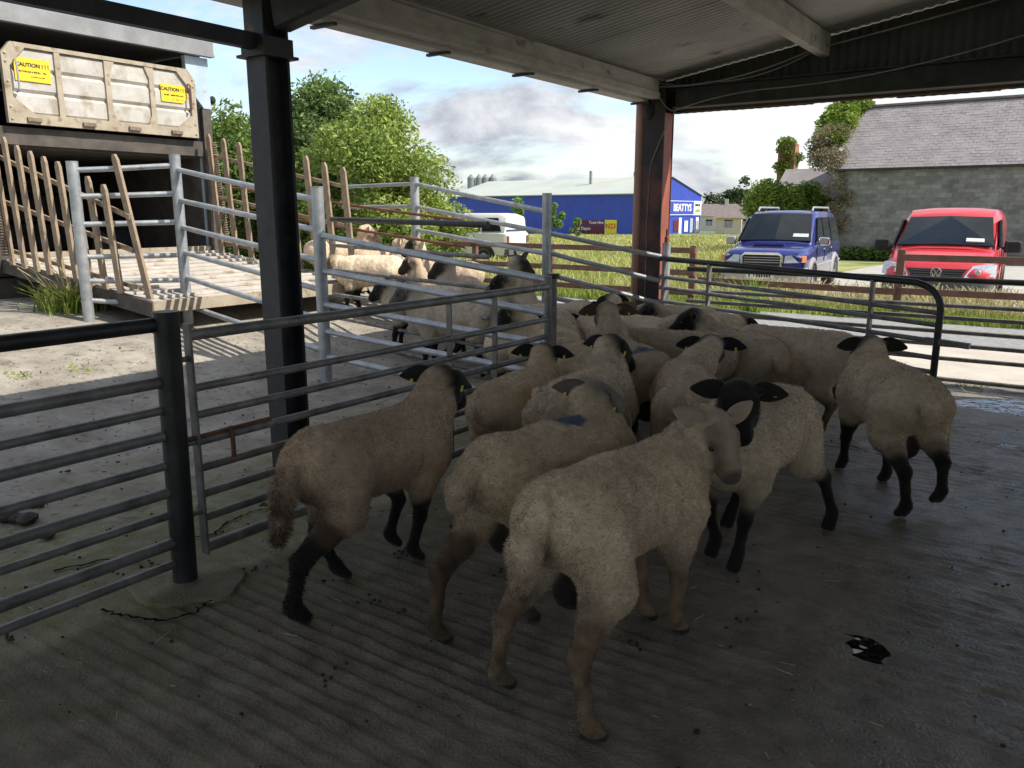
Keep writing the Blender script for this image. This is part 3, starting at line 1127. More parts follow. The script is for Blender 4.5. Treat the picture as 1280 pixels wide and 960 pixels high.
def text_mesh(name, txt, size, o, ex, ey, ez, mat, parent, bold=0.0, align='CENTER'):
    cu = bpy.data.curves.new('txt', 'FONT')
    cu.body = txt
    cu.size = size
    cu.align_x = align
    cu.align_y = 'CENTER'
    cu.offset = bold
    cu.resolution_u = 3
    cu.extrude = 0.0
    to = bpy.data.objects.new('txt', cu)
    COL.objects.link(to)
    dg = bpy.context.evaluated_depsgraph_get()
    me0 = to.evaluated_get(dg).to_mesh()
    vs = [np.array(v_.co) for v_ in me0.vertices]
    fs = [tuple(p_.vertices) for p_ in me0.polygons]
    to.evaluated_get(dg).to_mesh_clear()
    bpy.data.objects.remove(to)
    bpy.data.curves.remove(cu)
    mm_ = MB()
    o, ex, ey, ez = [np.array(k_, float) for k_ in (o, ex, ey, ez)]
    mm_.add([o + ex * v_[0] + ey * v_[1] for v_ in vs], fs)
    return mm_.build(name, M[mat], parent)



def worn_print(name, w_, h_, o, ex, ey, mat, parent, seed, n=11):
    """a line of print too worn to read: a row of small uneven strokes"""
    r = random.Random(seed)
    mm_ = MB()
    o, ex, ey = [np.array(k_, float) for k_ in (o, ex, ey)]
    for i in range(n):
        x0 = -w_ / 2 + w_ * i / n
        x1 = x0 + w_ / n * r.uniform(.5, .85)
        if r.random() < .12:
            continue
        y0, y1 = -h_ / 2 * r.uniform(.6, 1), h_ / 2 * r.uniform(.6, 1)
        mm_.add([o + ex * x0 + ey * y0, o + ex * x1 + ey * y0, o + ex * x1 + ey * y1, o + ex * x0 + ey * y1], [(0, 1, 2, 3)])
    return tag(mm_.build(name, M[mat], parent), kind='stuff')


for a, z, tx, w in ((.60, 3.035, 'CAUTION ! ! !', .36), (2.21, 2.985, 'CAUTION ! ! !', .33)):
    mm = MB()
    if a < 1:
        poly = [(a - w / 2, z - .115), (a + w / 2, z - .115), (a + w / 2, z + .115), (a - w / 2, z + .115)]
    else:
        poly = [(a - w / 2, z - .10), (a + w / 2 - .05, z - .10), (a + w / 2 + .03, z - .02), (a + w / 2 - .02, z + .10), (a - w / 2, z + .10)]
    mm.prism(poly, TP(0, .052, 0), UT, ZT, VT, .006)
    sg = mm.build('caution_sign', M['caution'], tbo)
    text_mesh('lettering', tx, .054, TP(a, .0605, z + .045), UT, ZT, VT, 'ink', sg, .002)
    worn_print('small_print', w * .78, .018, TP(a, .0605, z - .02), UT, ZT, 'ink', sg, int(a * 10), 15)
    worn_print('small_print', w * .4, .012, TP(a + .05, .0605, z - .068), UT, ZT, 'ink', sg, int(a * 20), 9)

# ramp: deck slopes out from the rear sill, cleats across it
RB0, RB1, RZ0, RZ1 = .02, 2.72, 1.10, .83
rp = MB()
rp.loft([[TP(.12, RB0, RZ0), TP(2.60, RB0, RZ0), TP(2.60, RB0, RZ0 - .05), TP(.12, RB0, RZ0 - .05)],
         [TP(.12, RB1, RZ1), TP(2.60, RB1, RZ1), TP(2.60, RB1, RZ1 - .05), TP(.12, RB1, RZ1 - .05)]])
rpo = rp.build('ramp', M['ramp'], truck)
for k in range(11):
    t = (k + .6) / 11
    b, z = RB0 + (RB1 - RB0) * t, RZ0 + (RZ1 - RZ0) * t
    mm = MB()
    mm.bar(TP(.15, b, z + .012), TP(2.57, b, z + .012), .05, .03)
    mm.build('cleat', M['ramp'], rpo)
for a in (.10, 2.62):
    mm = MB()
    mm.bar(TP(a, RB0, RZ0 - .07), TP(a, RB1 + .02, RZ1 - .07), .05, .16)
    mm.build('ramp_beam', M['trucktan' if a > 1 else 'truckdark'], rpo)
mm = MB()
mm.bar(TP(.08, RB1 + .03, RZ1 - .05), TP(2.64, RB1 + .03, RZ1 - .05), .04, .13)
mm.build('ramp_lip', M['trucktan'], rpo)
for a in (.16, 2.5):
    mm = MB()
    b_ = TP(a, RB1 - .05, 0)
    mm.bar(b_ + ZUP * gz(b_[0], b_[1]), b_ + ZUP * (RZ1 - .10), .10, .06)
    mm.build('ramp_foot', M['trucktan'], rpo)


def pcket(par, base, top, w=.095, t=.03):
    """pointed flat paling from base to top"""
    base, top = np.array(base, float), np.array(top, float)
    d = top - base
    L = np.linalg.norm(d)
    d = d / L
    mm_ = MB()
    mm_.prism([(-w / 2, 0), (w / 2, 0), (w / 2, L - .06), (w * .22, L), (-w * .22, L), (-w / 2, L - .06)], base, V, d, np.cross(V, d), t)
    return mm_.build('paling', M['picket'], par)


# side hurdles of the ramp: leaning palings on two rails
for a, lab, bs, tops in ((.10, 'near', np.linspace(.20, 2.2, 9), None), (2.60, 'far', np.linspace(.18, 2.55, 9), None)):
    h_ = MB()
    ztop0, ztop1 = (2.26, 1.62) if a < 1 else (2.42, 1.98)
    for f_ in (.10, .52, .90):
        zA = 1.08 + (ztop0 - 1.08) * f_
        zB = .86 + (ztop1 - .86) * f_
        h_.bar(TP(a + .03, .12, zA), TP(a + .03, 2.45, zB), .03, .05)
    ho = h_.build('ramp_hurdle', M['picket'], truck)
    for i, b in enumerate(bs):
        t = (b - .12) / 2.33
        zt_ = ztop0 + (ztop1 - ztop0) * t + random.uniform(-.02, .03)
        zb_ = 1.06 - .20 * t
        ln = .09
        pcket(ho, TP(a - .02, b + ln, zb_), TP(a - .02, b - .02, zt_ + .12))
    if a < 1:
        pcket(ho, TP(a + .06, 2.62, .80), TP(a + .06, 2.26, 2.08))
for b, z in ((.15, 1.62), (.15, 1.36)):
    MB().tube([TP(2.70, b + .1, z + .28), TP(2.70, 2.9, z), TP(2.72, 4.1, z - .12)], .018, 8).build('rusty_bar', M['rust'], truck, smooth=True)
# balance springs at the rear corners
for a in (.03, 2.68):
    pts_ = []
    nt_ = 46
    for i in range(nt_ * 8):
        t = i / (nt_ * 8 - 1)
        cen = TP(a, .10 + .14 * t, 2.45 - 1.30 * t)
        an = t * nt_ * 2 * math.pi
        pts_.append(cen + U * .038 * math.cos(an) + V * .038 * math.sin(an))
    MB().tube(pts_, .009, 5).build('spring', M['spring'], truck)
# chassis: tail beam, mudguards, wheels, light board
gT = gz(TL[0], TL[1])
mm = tbox(MB(), .0, 2.68, -.5, -.06, .52, .90)
tbx = mm.build('tail_beam', M['truckdark'], truck)
for a in (.3, 2.0):
    mm = tbox(MB(), a, a + .42, -.055, -.03, .60, .78)
    mm.build('lamp_cluster', M['rubber'], tbx)
for a in (.28, 2.38):
    for b in (-1.9, -5.6):
        c_ = TP(a, b, .5)
        c_[2] = gz(c_[0], c_[1]) + .49
        mm = MB()
        ring_o, rings = [], []
        for x, r in ((-.24, .36), (-.22, .46), (-.1, .49), (.1, .49), (.22, .46), (.24, .36)):
            rings.append([c_ + U * x + (V * math.cos(k * math.pi / 10) + ZUP * math.sin(k * math.pi / 10)) * r for k in range(20)])
        mm.loft(rings)
        wh = mm.build('wheel', M['rubber'], truck, smooth=True)
        mm = MB()
        mm.loft([[c_ + U * x + (V * math.cos(k * math.pi / 8) + ZUP * math.sin(k * math.pi / 8)) * r for k in range(16)] for x, r in ((-.25, .24), (-.245, .28), (.245, .28), (.25, .24))])
        mm.build('rim', M['truckroof'], wh)
mm = tbox(MB(), .05, 2.63, -11.2, -7.25, .9, 2.9)
mm.build('cab', M['truckblue'], truck)
mm = tbox(MB(), .5, 2.2, -11, -.5, .62, .88)
mm.build('chassis', M['truckdark'], truck)
# white van-like ramp end stop with rusted block at the race post
# ================================================================== SHEEP
M['sheep'] = attr_mat('sheep_wool_and_skin', .92, 26, .30, sheen=.15, spec=.2)
M['eye'] = pm('eye', (.02, .014, .008), None, rough=.08)
M['tagmat'] = pm('ear_tag_yellow', (.62, .56, .06), (.5, .46, .05), 30, .5)


def sd_cone(P, a, b, r1, r2):
    """rounded cone by interpolated radius (good enough for r1 ~ r2)"""
    a, b = np.asarray(a, float), np.asarray(b, float)
    ba = b - a
    L2 = ba @ ba + 1e-9
    t = np.clip(((P - a) @ ba) / L2, 0, 1)
    d = P - a - t[:, None] * ba
    return np.sqrt((d * d).sum(1)) - (r1 + (r2 - r1) * t), t


def smin(a, b, k):
    h = np.clip(.5 + .5 * (b - a) / k, 0, 1)
    return b + (a - b) * h - k * h * (1 - h)


def surface_nets(F, o, h):
    nx, ny, nz = F.shape
    sgn = F < 0
    acc = np.zeros((nx - 1, ny - 1, nz - 1, 3), np.float32)
    cnt = np.zeros((nx - 1, ny - 1, nz - 1), np.float32)

    def sl(a, d):
        return slice(d, a - 1 + d)
    corners = [(i, j, k) for i in (0, 1) for j in (0, 1) for k in (0, 1)]
    for c in corners:
        for ax_ in range(3):
            if c[ax_]:
                continue
            e = list(c)
            e[ax_] = 1
            a = F[sl(nx, c[0]), sl(ny, c[1]), sl(nz, c[2])]
            b = F[sl(nx, e[0]), sl(ny, e[1]), sl(nz, e[2])]
            m_ = (a < 0) != (b < 0)
            t = np.where(m_, a / np.where(m_, a - b, 1), 0)
            for d in range(3):
                acc[..., d] += np.where(m_, t if d == ax_ else float(c[d]), 0)
            cnt += m_
    act = cnt > 0
    idx = -np.ones(act.shape, np.int64)
    idx[act] = np.arange(act.sum())
    ijk = np.argwhere(act)
    Vv = o + h * (ijk + acc[act] / cnt[act][:, None])
    Q = []
    for ax_ in range(3):
        o1, o2 = (ax_ + 1) % 3, (ax_ + 2) % 3
        s0 = [slice(1, n - 1) for n in F.shape]
        s1 = list(s0)
        s0[ax_] = slice(0, F.shape[ax_] - 1)
        s1[ax_] = slice(1, F.shape[ax_])
        a, b = sgn[tuple(s0)], sgn[tuple(s1)]
        for flag in (True, False):
            e = np.argwhere((a == flag) & (b != flag))
            if not len(e):
                continue
            off = np.ones(3, int)
            off[ax_] = 0
            e = e + off
            q = []
            for (u_, v_) in ((-1, -1), (0, -1), (0, 0), (-1, 0)):
                c = e.copy()
                c[:, o1] += u_
                c[:, o2] += v_
                q.append(idx[c[:, 0], c[:, 1], c[:, 2]])
            q = np.stack(q, 1)
            Q.append(q if flag else q[:, ::-1])
    return Vv, np.concatenate(Q)


FLEECE, LEG, HEAD, DARK = 0, 1, 2, 3


def sheep(label, c, heading, s=1.0, poll=None, head=None, hpitch=25, feet=None, tail='long', fleece=(.46, .37, .27), legs=(.02, .017, .015),
          face=(.02, .018, .017), legtop=.36, res=.013, hairs=12000, ears=None, sack=True, mark=None, dirty=0.3, fat=1.0, seed=0,
          tags=(True, True), earcol=None, neckr=1.0, blade=1.0, muzzle=None, ear_up=0.0, lump=0.0, ear_len=.165, head_s=1.2):
    """c = ground point under the body, heading in degrees clockwise from +Y; poll = world point of the head's top, head = world heading of the face"""
    rnd = np.random.default_rng(100 + seed)
    hr = math.radians(heading)
    fw = np.array([math.sin(hr), math.cos(hr), 0])
    lf = np.array([-fw[1], fw[0], 0])
    base = np.array([c[0], c[1], gz(c[0], c[1]) if c[1] > 5 else 0.0])

    def loc(w):
        w = np.asarray(w, float) - base
        return np.array([w @ fw, w @ lf, w[2]]) / s
    pr = []                                                            # (group, a, b, ra, rb, k)

    def add(g, a, b, ra, rb, k=.05):
        pr.append((g, np.array(a, float), np.array(b, float), ra, rb, k))
    W = fat * (1 + .045 * math.sin(seed * 3.1))
    add(FLEECE, (-.24, 0, .580), (.20, 0, .575), .160 * W, .160 * W, .07)
    for sd in (-1, 1):
        add(FLEECE, (-.13, .052 * W * sd, .570), (.15, .048 * W * sd, .56), .150 * W, .140 * W, .07)
    add(FLEECE, (-.30, 0, .60), (.27, 0, .60), .135, .125, .08)
    add(FLEECE, (-.10, 0, .520), (.20, 0, .505), .142 * W, .145 * W, .08)
    add(FLEECE, (.25, 0, .50), (.33, 0, .52), .155, .135, .07)
    add(FLEECE, (-.34, .03, .59), (-.34, -.03, .59), .145, .145, .07)
    # legs
    dflt = {'LH': (-.33, .115, 0), 'RH': (-.33, -.115, 0), 'LF': (.27, .10, 0), 'RF': (.27, -.10, 0)}
    ft = {}
    for kf, d in dflt.items():
        w = (feet or {}).get(kf)
        ft[kf] = loc(w) if w is not None else np.array(d) + np.array([rnd.uniform(-.09, .09), rnd.uniform(-.015, .015), 0])
    for kf, sd in (('LH', 1), ('RH', -1)):
        f = ft[kf]
        lift = f[2]
        dx, dy = f[0] + .33, f[1] - .115 * sd
        hip = np.array([-.30, .105 * sd, .545])
        stf = np.array([-.255 + dx * .30, .128 * sd + dy * .2, .40])
        hock = np.array([-.395 + dx * .68, .115 * sd + dy * .6, .262 + lift * .6])
        fet = np.array([-.365 + dx, .115 * sd + dy, .085 + lift])
        toe = np.array([-.325 + dx, .115 * sd + dy, .030 + lift * .9])
        add(FLEECE, hip, stf, .122, .088, .035)
        add(FLEECE, stf, stf * .5 + hock * .5, .082, .052, .03)
        add(LEG, stf * .5 + hock * .5, hock, .050, .036, .03)
        add(LEG, hock + np.array([-.014, 0, .014]), hock, .026, .030, .02)
        add(LEG, hock, fet, .030, .024, .02)
        add(LEG, fet, (fet + toe) / 2, .031, .030, .02)
        for o_ in (-.014, .014):
            add(LEG, (fet + toe) / 2 + np.array([0, o_, 0]), toe + np.array([.015, o_ * 1.15, -.008]), .021, .021, .008)
    for kf, sd in (('LF', 1), ('RF', -1)):
        f = ft[kf]
        lift = f[2]
        dx, dy = f[0] - .27, f[1] - .10 * sd
        shd = np.array([.25, .105 * sd, .50])
        elb = np.array([.225 + dx * .25, .110 * sd + dy * .2, .385])
        knee = np.array([.262 + dx * .6, .105 * sd + dy * .6, .225 + lift * .8])
        if lift > .02:
            knee[0] += .05
        fet = np.array([.258 + dx, .10 * sd + dy, .080 + lift])
        toe = np.array([.290 + dx, .10 * sd + dy, .028 + lift * .9])
        add(FLEECE, shd, elb, .108, .068, .03)
        add(FLEECE, elb, elb * .55 + knee * .45, .058, .042, .04)
        add(LEG, elb * .5 + knee * .5, knee, .040, .032, .03)
        add(LEG, knee, fet, .029, .023, .02)
        add(LEG, fet, (fet + toe) / 2, .030, .029, .02)
        for o_ in (-.013, .013):
            add(LEG, (fet + toe) / 2 + np.array([0, o_, 0]), toe + np.array([.015, o_ * 1.15, -.008]), .020, .020, .008)
    # neck and head
    pl_ = loc(poll) if poll is not None else np.array([.50, 0, .87])
    hd = math.radians((head if head is not None else heading) - heading)
    hp = math.radians(hpitch)
    hf = np.array([math.cos(hd) * math.cos(hp), -math.sin(hd) * math.cos(hp), -math.sin(hp)])
    hl = np.array([math.sin(hd), math.cos(hd), 0])
    hu = np.cross(hf, hl)
    nb = np.array([.29, 0, .585])
    nd = pl_ - hf * .055 - hu * .088
    mid = nb * .45 + nd * .55 + np.array([.035, 0, .0])
    add(FLEECE, nb, mid, .145 * neckr, .105 * neckr, .07)
    add(FLEECE, mid, nd, .096 * neckr, .072, .05)
    add(FLEECE, nb + np.array([.02, 0, -.07]), mid + np.array([0.01, 0, -.03]), .12 * neckr, .085, .06)

    HS = head_s

    def hpnt(x, y, z):
        return pl_ + (hf * x + hl * y + hu * z) * HS
    def ah(a_, b_, ra, rb, k):
        add(HEAD, hpnt(*a_), hpnt(*b_), ra * HS, rb * HS, k)
    ah((-.010, 0, -.045), (.050, 0, -.048), .068, .060, .03)
    ah((.045, 0, -.050), (.150, 0, -.072), .054, .036, .03)
    ah((.015, 0, -.095), (.140, 0, -.098), .048, .029, .03)
    for sd in (-1, 1):
        ah((.150, .013 * sd, -.080), (.172, .011 * sd, -.088), .028, .025, .02)
        ah((.035, .048 * sd, -.028), (.066, .043 * sd, -.040), .023, .018, .014)
        ah((.030, .040 * sd, -.078), (.075, .034 * sd, -.088), .040, .030, .03)
        ah((-.020, .050 * sd, -.030), (-.022, .080 * sd, -.028), .022, .016, .02)
    ah((.160, 0, -.108), (.166, 0, -.110), .020, .018, .012)
    # tail
    if tail == 'long':
        add(FLEECE, (-.46, 0, .66), (-.548, .005, .56), .045, .052, .02)
        add(FLEECE, (-.548, .005, .56), (-.552, .01, .43), .052, .036, .02)
    elif tail == 'shaggy':
        add(FLEECE, (-.455, 0, .66), (-.525, .005, .54), .042, .040, .03)
        add(FLEECE, (-.525, .005, .54), (-.55, .03, .33), .040, .024, .03)
    elif tail == 'dock':
        add(FLEECE, (-.455, 0, .655), (-.535, 0, .605), .044, .047, .018)
        add(FLEECE, (-.535, 0, .605), (-.545, 0, .55), .047, .040, .018)
    if sack:
        add(DARK, (-.27, 0, .42), (-.30, 0, .335), .045, .064, .02)
    # field
    A_ = np.array([p_[1] for p_ in pr] + [p_[2] for p_ in pr])
    R_ = np.array([p_[3] for p_ in pr] + [p_[4] for p_ in pr])
    h = res / s
    lo = (A_ - R_[:, None]).min(0) - 3 * h
    hi = (A_ + R_[:, None]).max(0) + 3 * h
    lo[2] = max(lo[2], -.02)
    n = np.ceil((hi - lo) / h).astype(int) + 1
    F = np.full(n, .3, np.float32)
    for g, a, b, ra, rb, k in pr:
        rm = max(ra, rb) + max(.06, k)
        i0 = np.maximum(np.floor((np.minimum(a, b) - rm - lo) / h).astype(int), 0)
        i1 = np.minimum(np.ceil((np.maximum(a, b) + rm - lo) / h).astype(int) + 1, n)
        gr = np.stack(np.meshgrid(*[lo[d] + h * np.arange(i0[d], i1[d]) for d in range(3)], indexing='ij'), -1)
        d, _ = sd_cone(gr.reshape(-1, 3), a, b, ra, rb)
        sub = F[i0[0]:i1[0], i0[1]:i1[1], i0[2]:i1[2]]
        sub[...] = smin(sub, d.reshape(sub.shape).astype(np.float32), k)
    Vv, Q = surface_nets(F, lo, h)
    # group weights at the vertices
    dist = np.stack([sd_cone(Vv, a, b, ra, rb)[0] for g, a, b, ra, rb, k in pr], 1)
    grp = np.array([p_[0] for p_ in pr])
    dg = np.stack([dist[:, grp == g].min(1) if (grp == g).any() else np.full(len(Vv), 9.) for g in range(4)], 1)
    wts = np.exp(-np.maximum(dg, -.02) / .010)
    # head ends where the neck wool begins
    w_head = wts[:, HEAD] / wts.sum(1)
    w_leg = np.maximum(wts[:, LEG] / wts.sum(1), np.clip((legtop - Vv[:, 2]) / .05 + .25 * vnoise(Vv, 14, seed), 0, 1) * (Vv[:, 2] < .42) * ((dg[:, LEG] - dg[:, FLEECE]) < .09))
    # belly is fleece, not leg
    belly = (np.abs(Vv[:, 1]) < .05) & (dg[:, LEG] > .05)
    w_leg = np.where(belly, 0, w_leg)
    w_dark = wts[:, DARK] / wts.sum(1)
    w_fl = np.clip(1 - w_head - w_leg - w_dark, 0, 1)
    e1 = Vv[Q[:, 1]] - Vv[Q[:, 0]]
    e2 = Vv[Q[:, 3]] - Vv[Q[:, 0]]
    fn = np.cross(e1, e2)
    vn = np.zeros_like(Vv)
    for j in range(4):
        np.add.at(vn, Q[:, j], fn)
    vn /= np.linalg.norm(vn, axis=1)[:, None] + 1e-12
    # fleece relief: lumps and locks
    rel = vnoise(Vv, 7, seed + 3) * .008 + vnoise(Vv * np.array([1, 1, .5]), 30, seed + 1) * .0042 + vnoise(Vv, 62, seed + 2) * .0030
    for fx_, fw_2, am in ((.135, .022, .010), (.345, .018, .007), (-.145, .03, .008)):
        rel = rel - am * np.exp(-((Vv[:, 0] - fx_ - .06 * (Vv[:, 2] - .55) + .02 * vnoise(Vv, 6, seed + 40)) / fw_2) ** 2) * np.clip((np.abs(Vv[:, 1]) - .06) / .06, 0, 1) * (Vv[:, 2] > .36)
    if lump:
        rel = rel + lump * np.clip((-.18 - Vv[:, 0]) / .12, 0, 1) * np.abs(vnoise(Vv, 17, seed + 8)) * .035
    Vv = Vv + vn * (rel * w_fl)[:, None]

    fl = np.array(fleece) * (1 + .13 * math.sin(seed * 2.4))
    n1 = vnoise(Vv, 4.5, seed + 4)
    n2 = vnoise(Vv, 16, seed + 5)
    base_f = fl[None] * (1 + .16 * n1 + .10 * n2)[:, None]
    # soiling: lower rear and belly stained brown
    soil = np.clip((.52 - Vv[:, 2]) / .22, 0, 1) * .5 + np.clip((-.36 - Vv[:, 0]) / .12, 0, 1) * np.clip((.66 - Vv[:, 2]) / .2, 0, 1)
    soil = np.clip(soil * dirty * (1 + .8 * n2) + .10 * (n2 > .55), 0, 1)[:, None]
    base_f = base_f * (1 - soil) + np.array([.13, .085, .05]) * soil
    lg = np.array(legs)[None] * np.clip(1 + .45 * n2 + .35 * vnoise(Vv, 38, seed + 30), .35, 2)[:, None]
    hoof = (Vv[:, 2] < .035)[:, None]
    lg = np.where(hoof, np.array([.02, .017, .014]), lg)
    fc = np.array(face)[None] * (1 + .2 * n2)[:, None]
    hx_, hy_, hz2 = (Vv - pl_) @ hf / HS, (Vv - pl_) @ hl / HS, (Vv - pl_) @ hu / HS
    nose = np.clip(1.4 - np.hypot(np.hypot(hx_ - .188, np.abs(hy_) - .016), hz2 + .082) / .016, 0, 1) + np.clip(1 - np.abs(hz2 + .103 - .1 * (hx_ - .16)) / .006, 0, 1) * (hx_ > .12) + np.clip(1.3 - np.hypot(np.hypot(hx_ - .068, np.abs(hy_) - .056), hz2 + .044) / .028, 0, 1) * .75
    fc = fc * (1 - .8 * np.clip(nose, 0, 1))[:, None]
    fc = fc * (1 - .45 * S01(np.abs(hy_) / .06) * (hx_ > 0))[:, None]
    if muzzle is not None:
        hx = (Vv - pl_) @ hf
        mz = np.clip((hx_ - .160) / .02, 0, 1)[:, None]
        fc = fc * (1 - mz) + np.array(muzzle) * mz
    col = base_f * w_fl[:, None] + lg * w_leg[:, None] + fc * w_head[:, None] + np.array([.022, .016, .013]) * w_dark[:, None]
    if mark is not None:                                               # raddle paint on the back
        mx, my, mr, mc = mark
        d = np.hypot(Vv[:, 0] - mx, Vv[:, 1] - my) + .02 * n2
        wm = np.clip((mr - d) / .02, 0, 1)[:, None] * (Vv[:, 2:3] > .6) * .85
        col = col * (1 - wm) + np.array(mc) * wm
    col = np.clip(col, .004, 1)

    # wool as short blades standing on the fleece
    Bv = np.zeros((0, 3))
    Bf = np.zeros((0, 3), int)
    Bc = np.zeros((0, 3))
    if hairs:
        ar = np.linalg.norm(fn, axis=1) * w_fl[Q].mean(1) ** 2
        lw = np.linalg.norm(fn, axis=1) * (np.clip(w_leg + w_dark, 0, 1) * 1.0 + w_head * .8)[Q].mean(1)
        pf = (ar + lw) / (ar + lw).sum()
        fi = rnd.choice(len(Q), hairs, p=pf)
        r1, r2 = rnd.random(hairs)[:, None], rnd.random(hairs)[:, None]
        q4 = Q[fi]
        bp = (Vv[q4[:, 0]] * (1 - r1) + Vv[q4[:, 1]] * r1) * (1 - r2) + (Vv[q4[:, 3]] * (1 - r1) + Vv[q4[:, 2]] * r1) * r2
        nn = vn[q4[:, 0]]
        wf = w_fl[q4[:, 0]]
        clump = np.stack([vnoise(bp, 34, seed + 20 + j) for j in range(3)], 1)
        dr = nn + clump * .45 + rnd.normal(0, .32, (hairs, 3)) + np.array([-.12, 0, -.35])
        dr /= np.linalg.norm(dr, axis=1)[:, None]
        ln = (.0062 + .0058 * rnd.random(hairs)) * (.45 + .55 * wf - .15 * w_head[q4[:, 0]]) * blade
        tl = np.clip((-.47 - bp[:, 0]) / .05, 0, 1)
        ln = ln * (1 + (2.6 if tail == 'shaggy' else .15) * tl)
        sidev = np.cross(dr, rnd.normal(0, 1, (hairs, 3)))
        sidev /= np.linalg.norm(sidev, axis=1)[:, None] + 1e-9
        wd = .0019 * (res / .010) * (.7 + .6 * rnd.random(hairs))
        b0 = bp - nn * .002 - sidev * wd[:, None]
        b1 = bp - nn * .002 + sidev * wd[:, None]
        b2 = bp + dr * ln[:, None]
        Bv = np.stack([b0, b1, b2], 1).reshape(-1, 3)
        Bf = np.arange(hairs * 3).reshape(-1, 3)
        cc = col[q4[:, 0]] * (1 + rnd.normal(0, .21, hairs))[:, None]
        tip = cc * np.where(wf > .5, 1.15, 1.1)[:, None]
        Bc = np.clip(np.stack([cc * .92, cc * .92, tip], 1).reshape(-1, 3), .004, .95)

    # ears, built as curved leaves with thickness
    Ev, Ef, Ec = [], [], []
    ecol = np.array(earcol if earcol is not None else face)
    tips = []
    for sd, (ang, drop) in zip((1, -1), ears or ((8, 8), (8, 8))):
        a_, d_ = math.radians(ang), math.radians(drop)
        ed_ = hl * sd * math.cos(a_) * math.cos(d_) - hf * math.sin(a_) * math.cos(d_) + (-hu * math.sin(d_))
        ed_ = ed_ + hu * ear_up
        ed_ /= np.linalg.norm(ed_)
        hz_ = np.array([math.cos(hd), -math.sin(hd), 0])
        wdv = np.cross(ed_, hz_)                       # width axis: upright, inner side facing forward
        wdv /= np.linalg.norm(wdv)
        nv = np.cross(wdv, ed_)
        b = hpnt(-.020, .055 * sd, -.028)
        L_, n_u, n_w = ear_len, 8, 5
        start = len(Ev)
        for layer in (0, 1):
            for i in range(n_u):
                t = i / (n_u - 1)
                wid = .040 * (math.sin(min(1, (t * .93 + .10)) ** .8 * math.pi)) ** .7 + .006
                for j in range(n_w):
                    w = (j / (n_w - 1) - .5) * 2
                    curl = .020 * (1 - w * w) * (1 - t * .5) * (1 if layer else .62)
                    pnt = b + ed_ * (L_ * t) + wdv * (wid * w) - hu * .02 * t * t + nv * ((curl if sd > 0 else -curl) * (-1))
                    Ev.append(pnt)
                    Ec.append(ecol * (1.0 if layer else 1.25))
        for layer in (0, 1):
            for i in range(n_u - 1):
                for j in range(n_w - 1):
                    k0 = start + layer * n_u * n_w + i * n_w + j
                    Ef.append((k0, k0 + 1, k0 + n_w + 1, k0 + n_w))
        for i in range(n_u - 1):
            for j in (0, n_w - 1):
                k0 = start + i * n_w + j
                k1 = k0 + n_u * n_w
                Ef.append((k0, k0 + n_w, k1 + n_w, k1))
        for j in range(n_w - 1):
            k0 = start + (n_u - 1) * n_w + j
            k1 = k0 + n_u * n_w
            Ef.append((k0, k0 + 1, k1 + 1, k1))
        tips.append((b + ed_ * .095 - hu * .042, ed_, wdv, nv))
    allv = np.concatenate([Vv, np.array(Ev)]) if Ev else Vv
    allc = np.concatenate([col, np.array(Ec)])
    Q2 = np.concatenate([Q, np.array(Ef) + len(Vv)])

    def tow(L):
        L = np.asarray(L) * s
        return base + L[:, :1] * fw + L[:, 1:2] * lf + L[:, 2:3] * ZUP
    # one mesh: quads + triangles
    VW = tow(np.concatenate([allv, Bv]) if len(Bv) else allv)
    CW = np.concatenate([allc, Bc]) if len(Bc) else allc
    Bf = Bf + len(allv)
    rt = root('sheep', base, label, 'sheep', 'sheep')
    me = bpy.data.meshes.new('body')
    nl = Q2.size + Bf.size
    me.vertices.add(len(VW))
    me.vertices.foreach_set('co', (VW - base).astype(np.float32).ravel())
    me.loops.add(nl)
    me.loops.foreach_set('vertex_index', np.concatenate([Q2.ravel(), Bf.ravel()]).astype(np.int32))
    me.polygons.add(len(Q2) + len(Bf))
    ls = np.concatenate([np.arange(len(Q2)) * 4, Q2.size + np.arange(len(Bf)) * 3]).astype(np.int32)
    me.polygons.foreach_set('loop_start', ls)
    me.polygons.foreach_set('loop_total', np.concatenate([np.full(len(Q2), 4), np.full(len(Bf), 3)]).astype(np.int32))
    me.polygons.foreach_set('use_smooth', np.concatenate([np.ones(len(Q2), bool), np.zeros(len(Bf), bool)]))
    me.materials.append(M['sheep'])
    me.update(calc_edges=True)
    ca = me.color_attributes.new('Col', 'FLOAT_COLOR', 'POINT')
    c4 = np.ones((len(VW), 4), np.float32)
    c4[:, :3] = CW
    ca.data.foreach_set('color', c4.ravel())
    link_mesh('body', me, rt)
    for sd in (-1, 1):
        mm = MB()
        e = tow(np.array([hpnt(.070, .0570 * sd, -.044)]))[0]
        mm.ball(e, .0150 * s, 10)
        mm.build('eye', M['eye'], rt, smooth=True)
    for on, (tp, e_, w_, n_) in zip(tags, tips):
        if on:
            mm = MB()
            for o_ in (.004,):
                cen = tp + n_ * o_
                ring = [tow(np.array([cen + e_ * (.0075 * ca_) + hu * (.016 * sa_) + n_ * t]))[0] for t in (0,) for ca_, sa_ in ((-1, -1), (1, -1), (1, .8), (.4, 1), (-.4, 1), (-1, .8))]
                ring2 = [r_ + (tow(np.array([cen + n_ * .003]))[0] - tow(np.array([cen]))[0]) for r_ in ring]
                mm.loft([ring, ring2])
            mm.build('ear_tag', M['tagmat'], rt)
    return rt


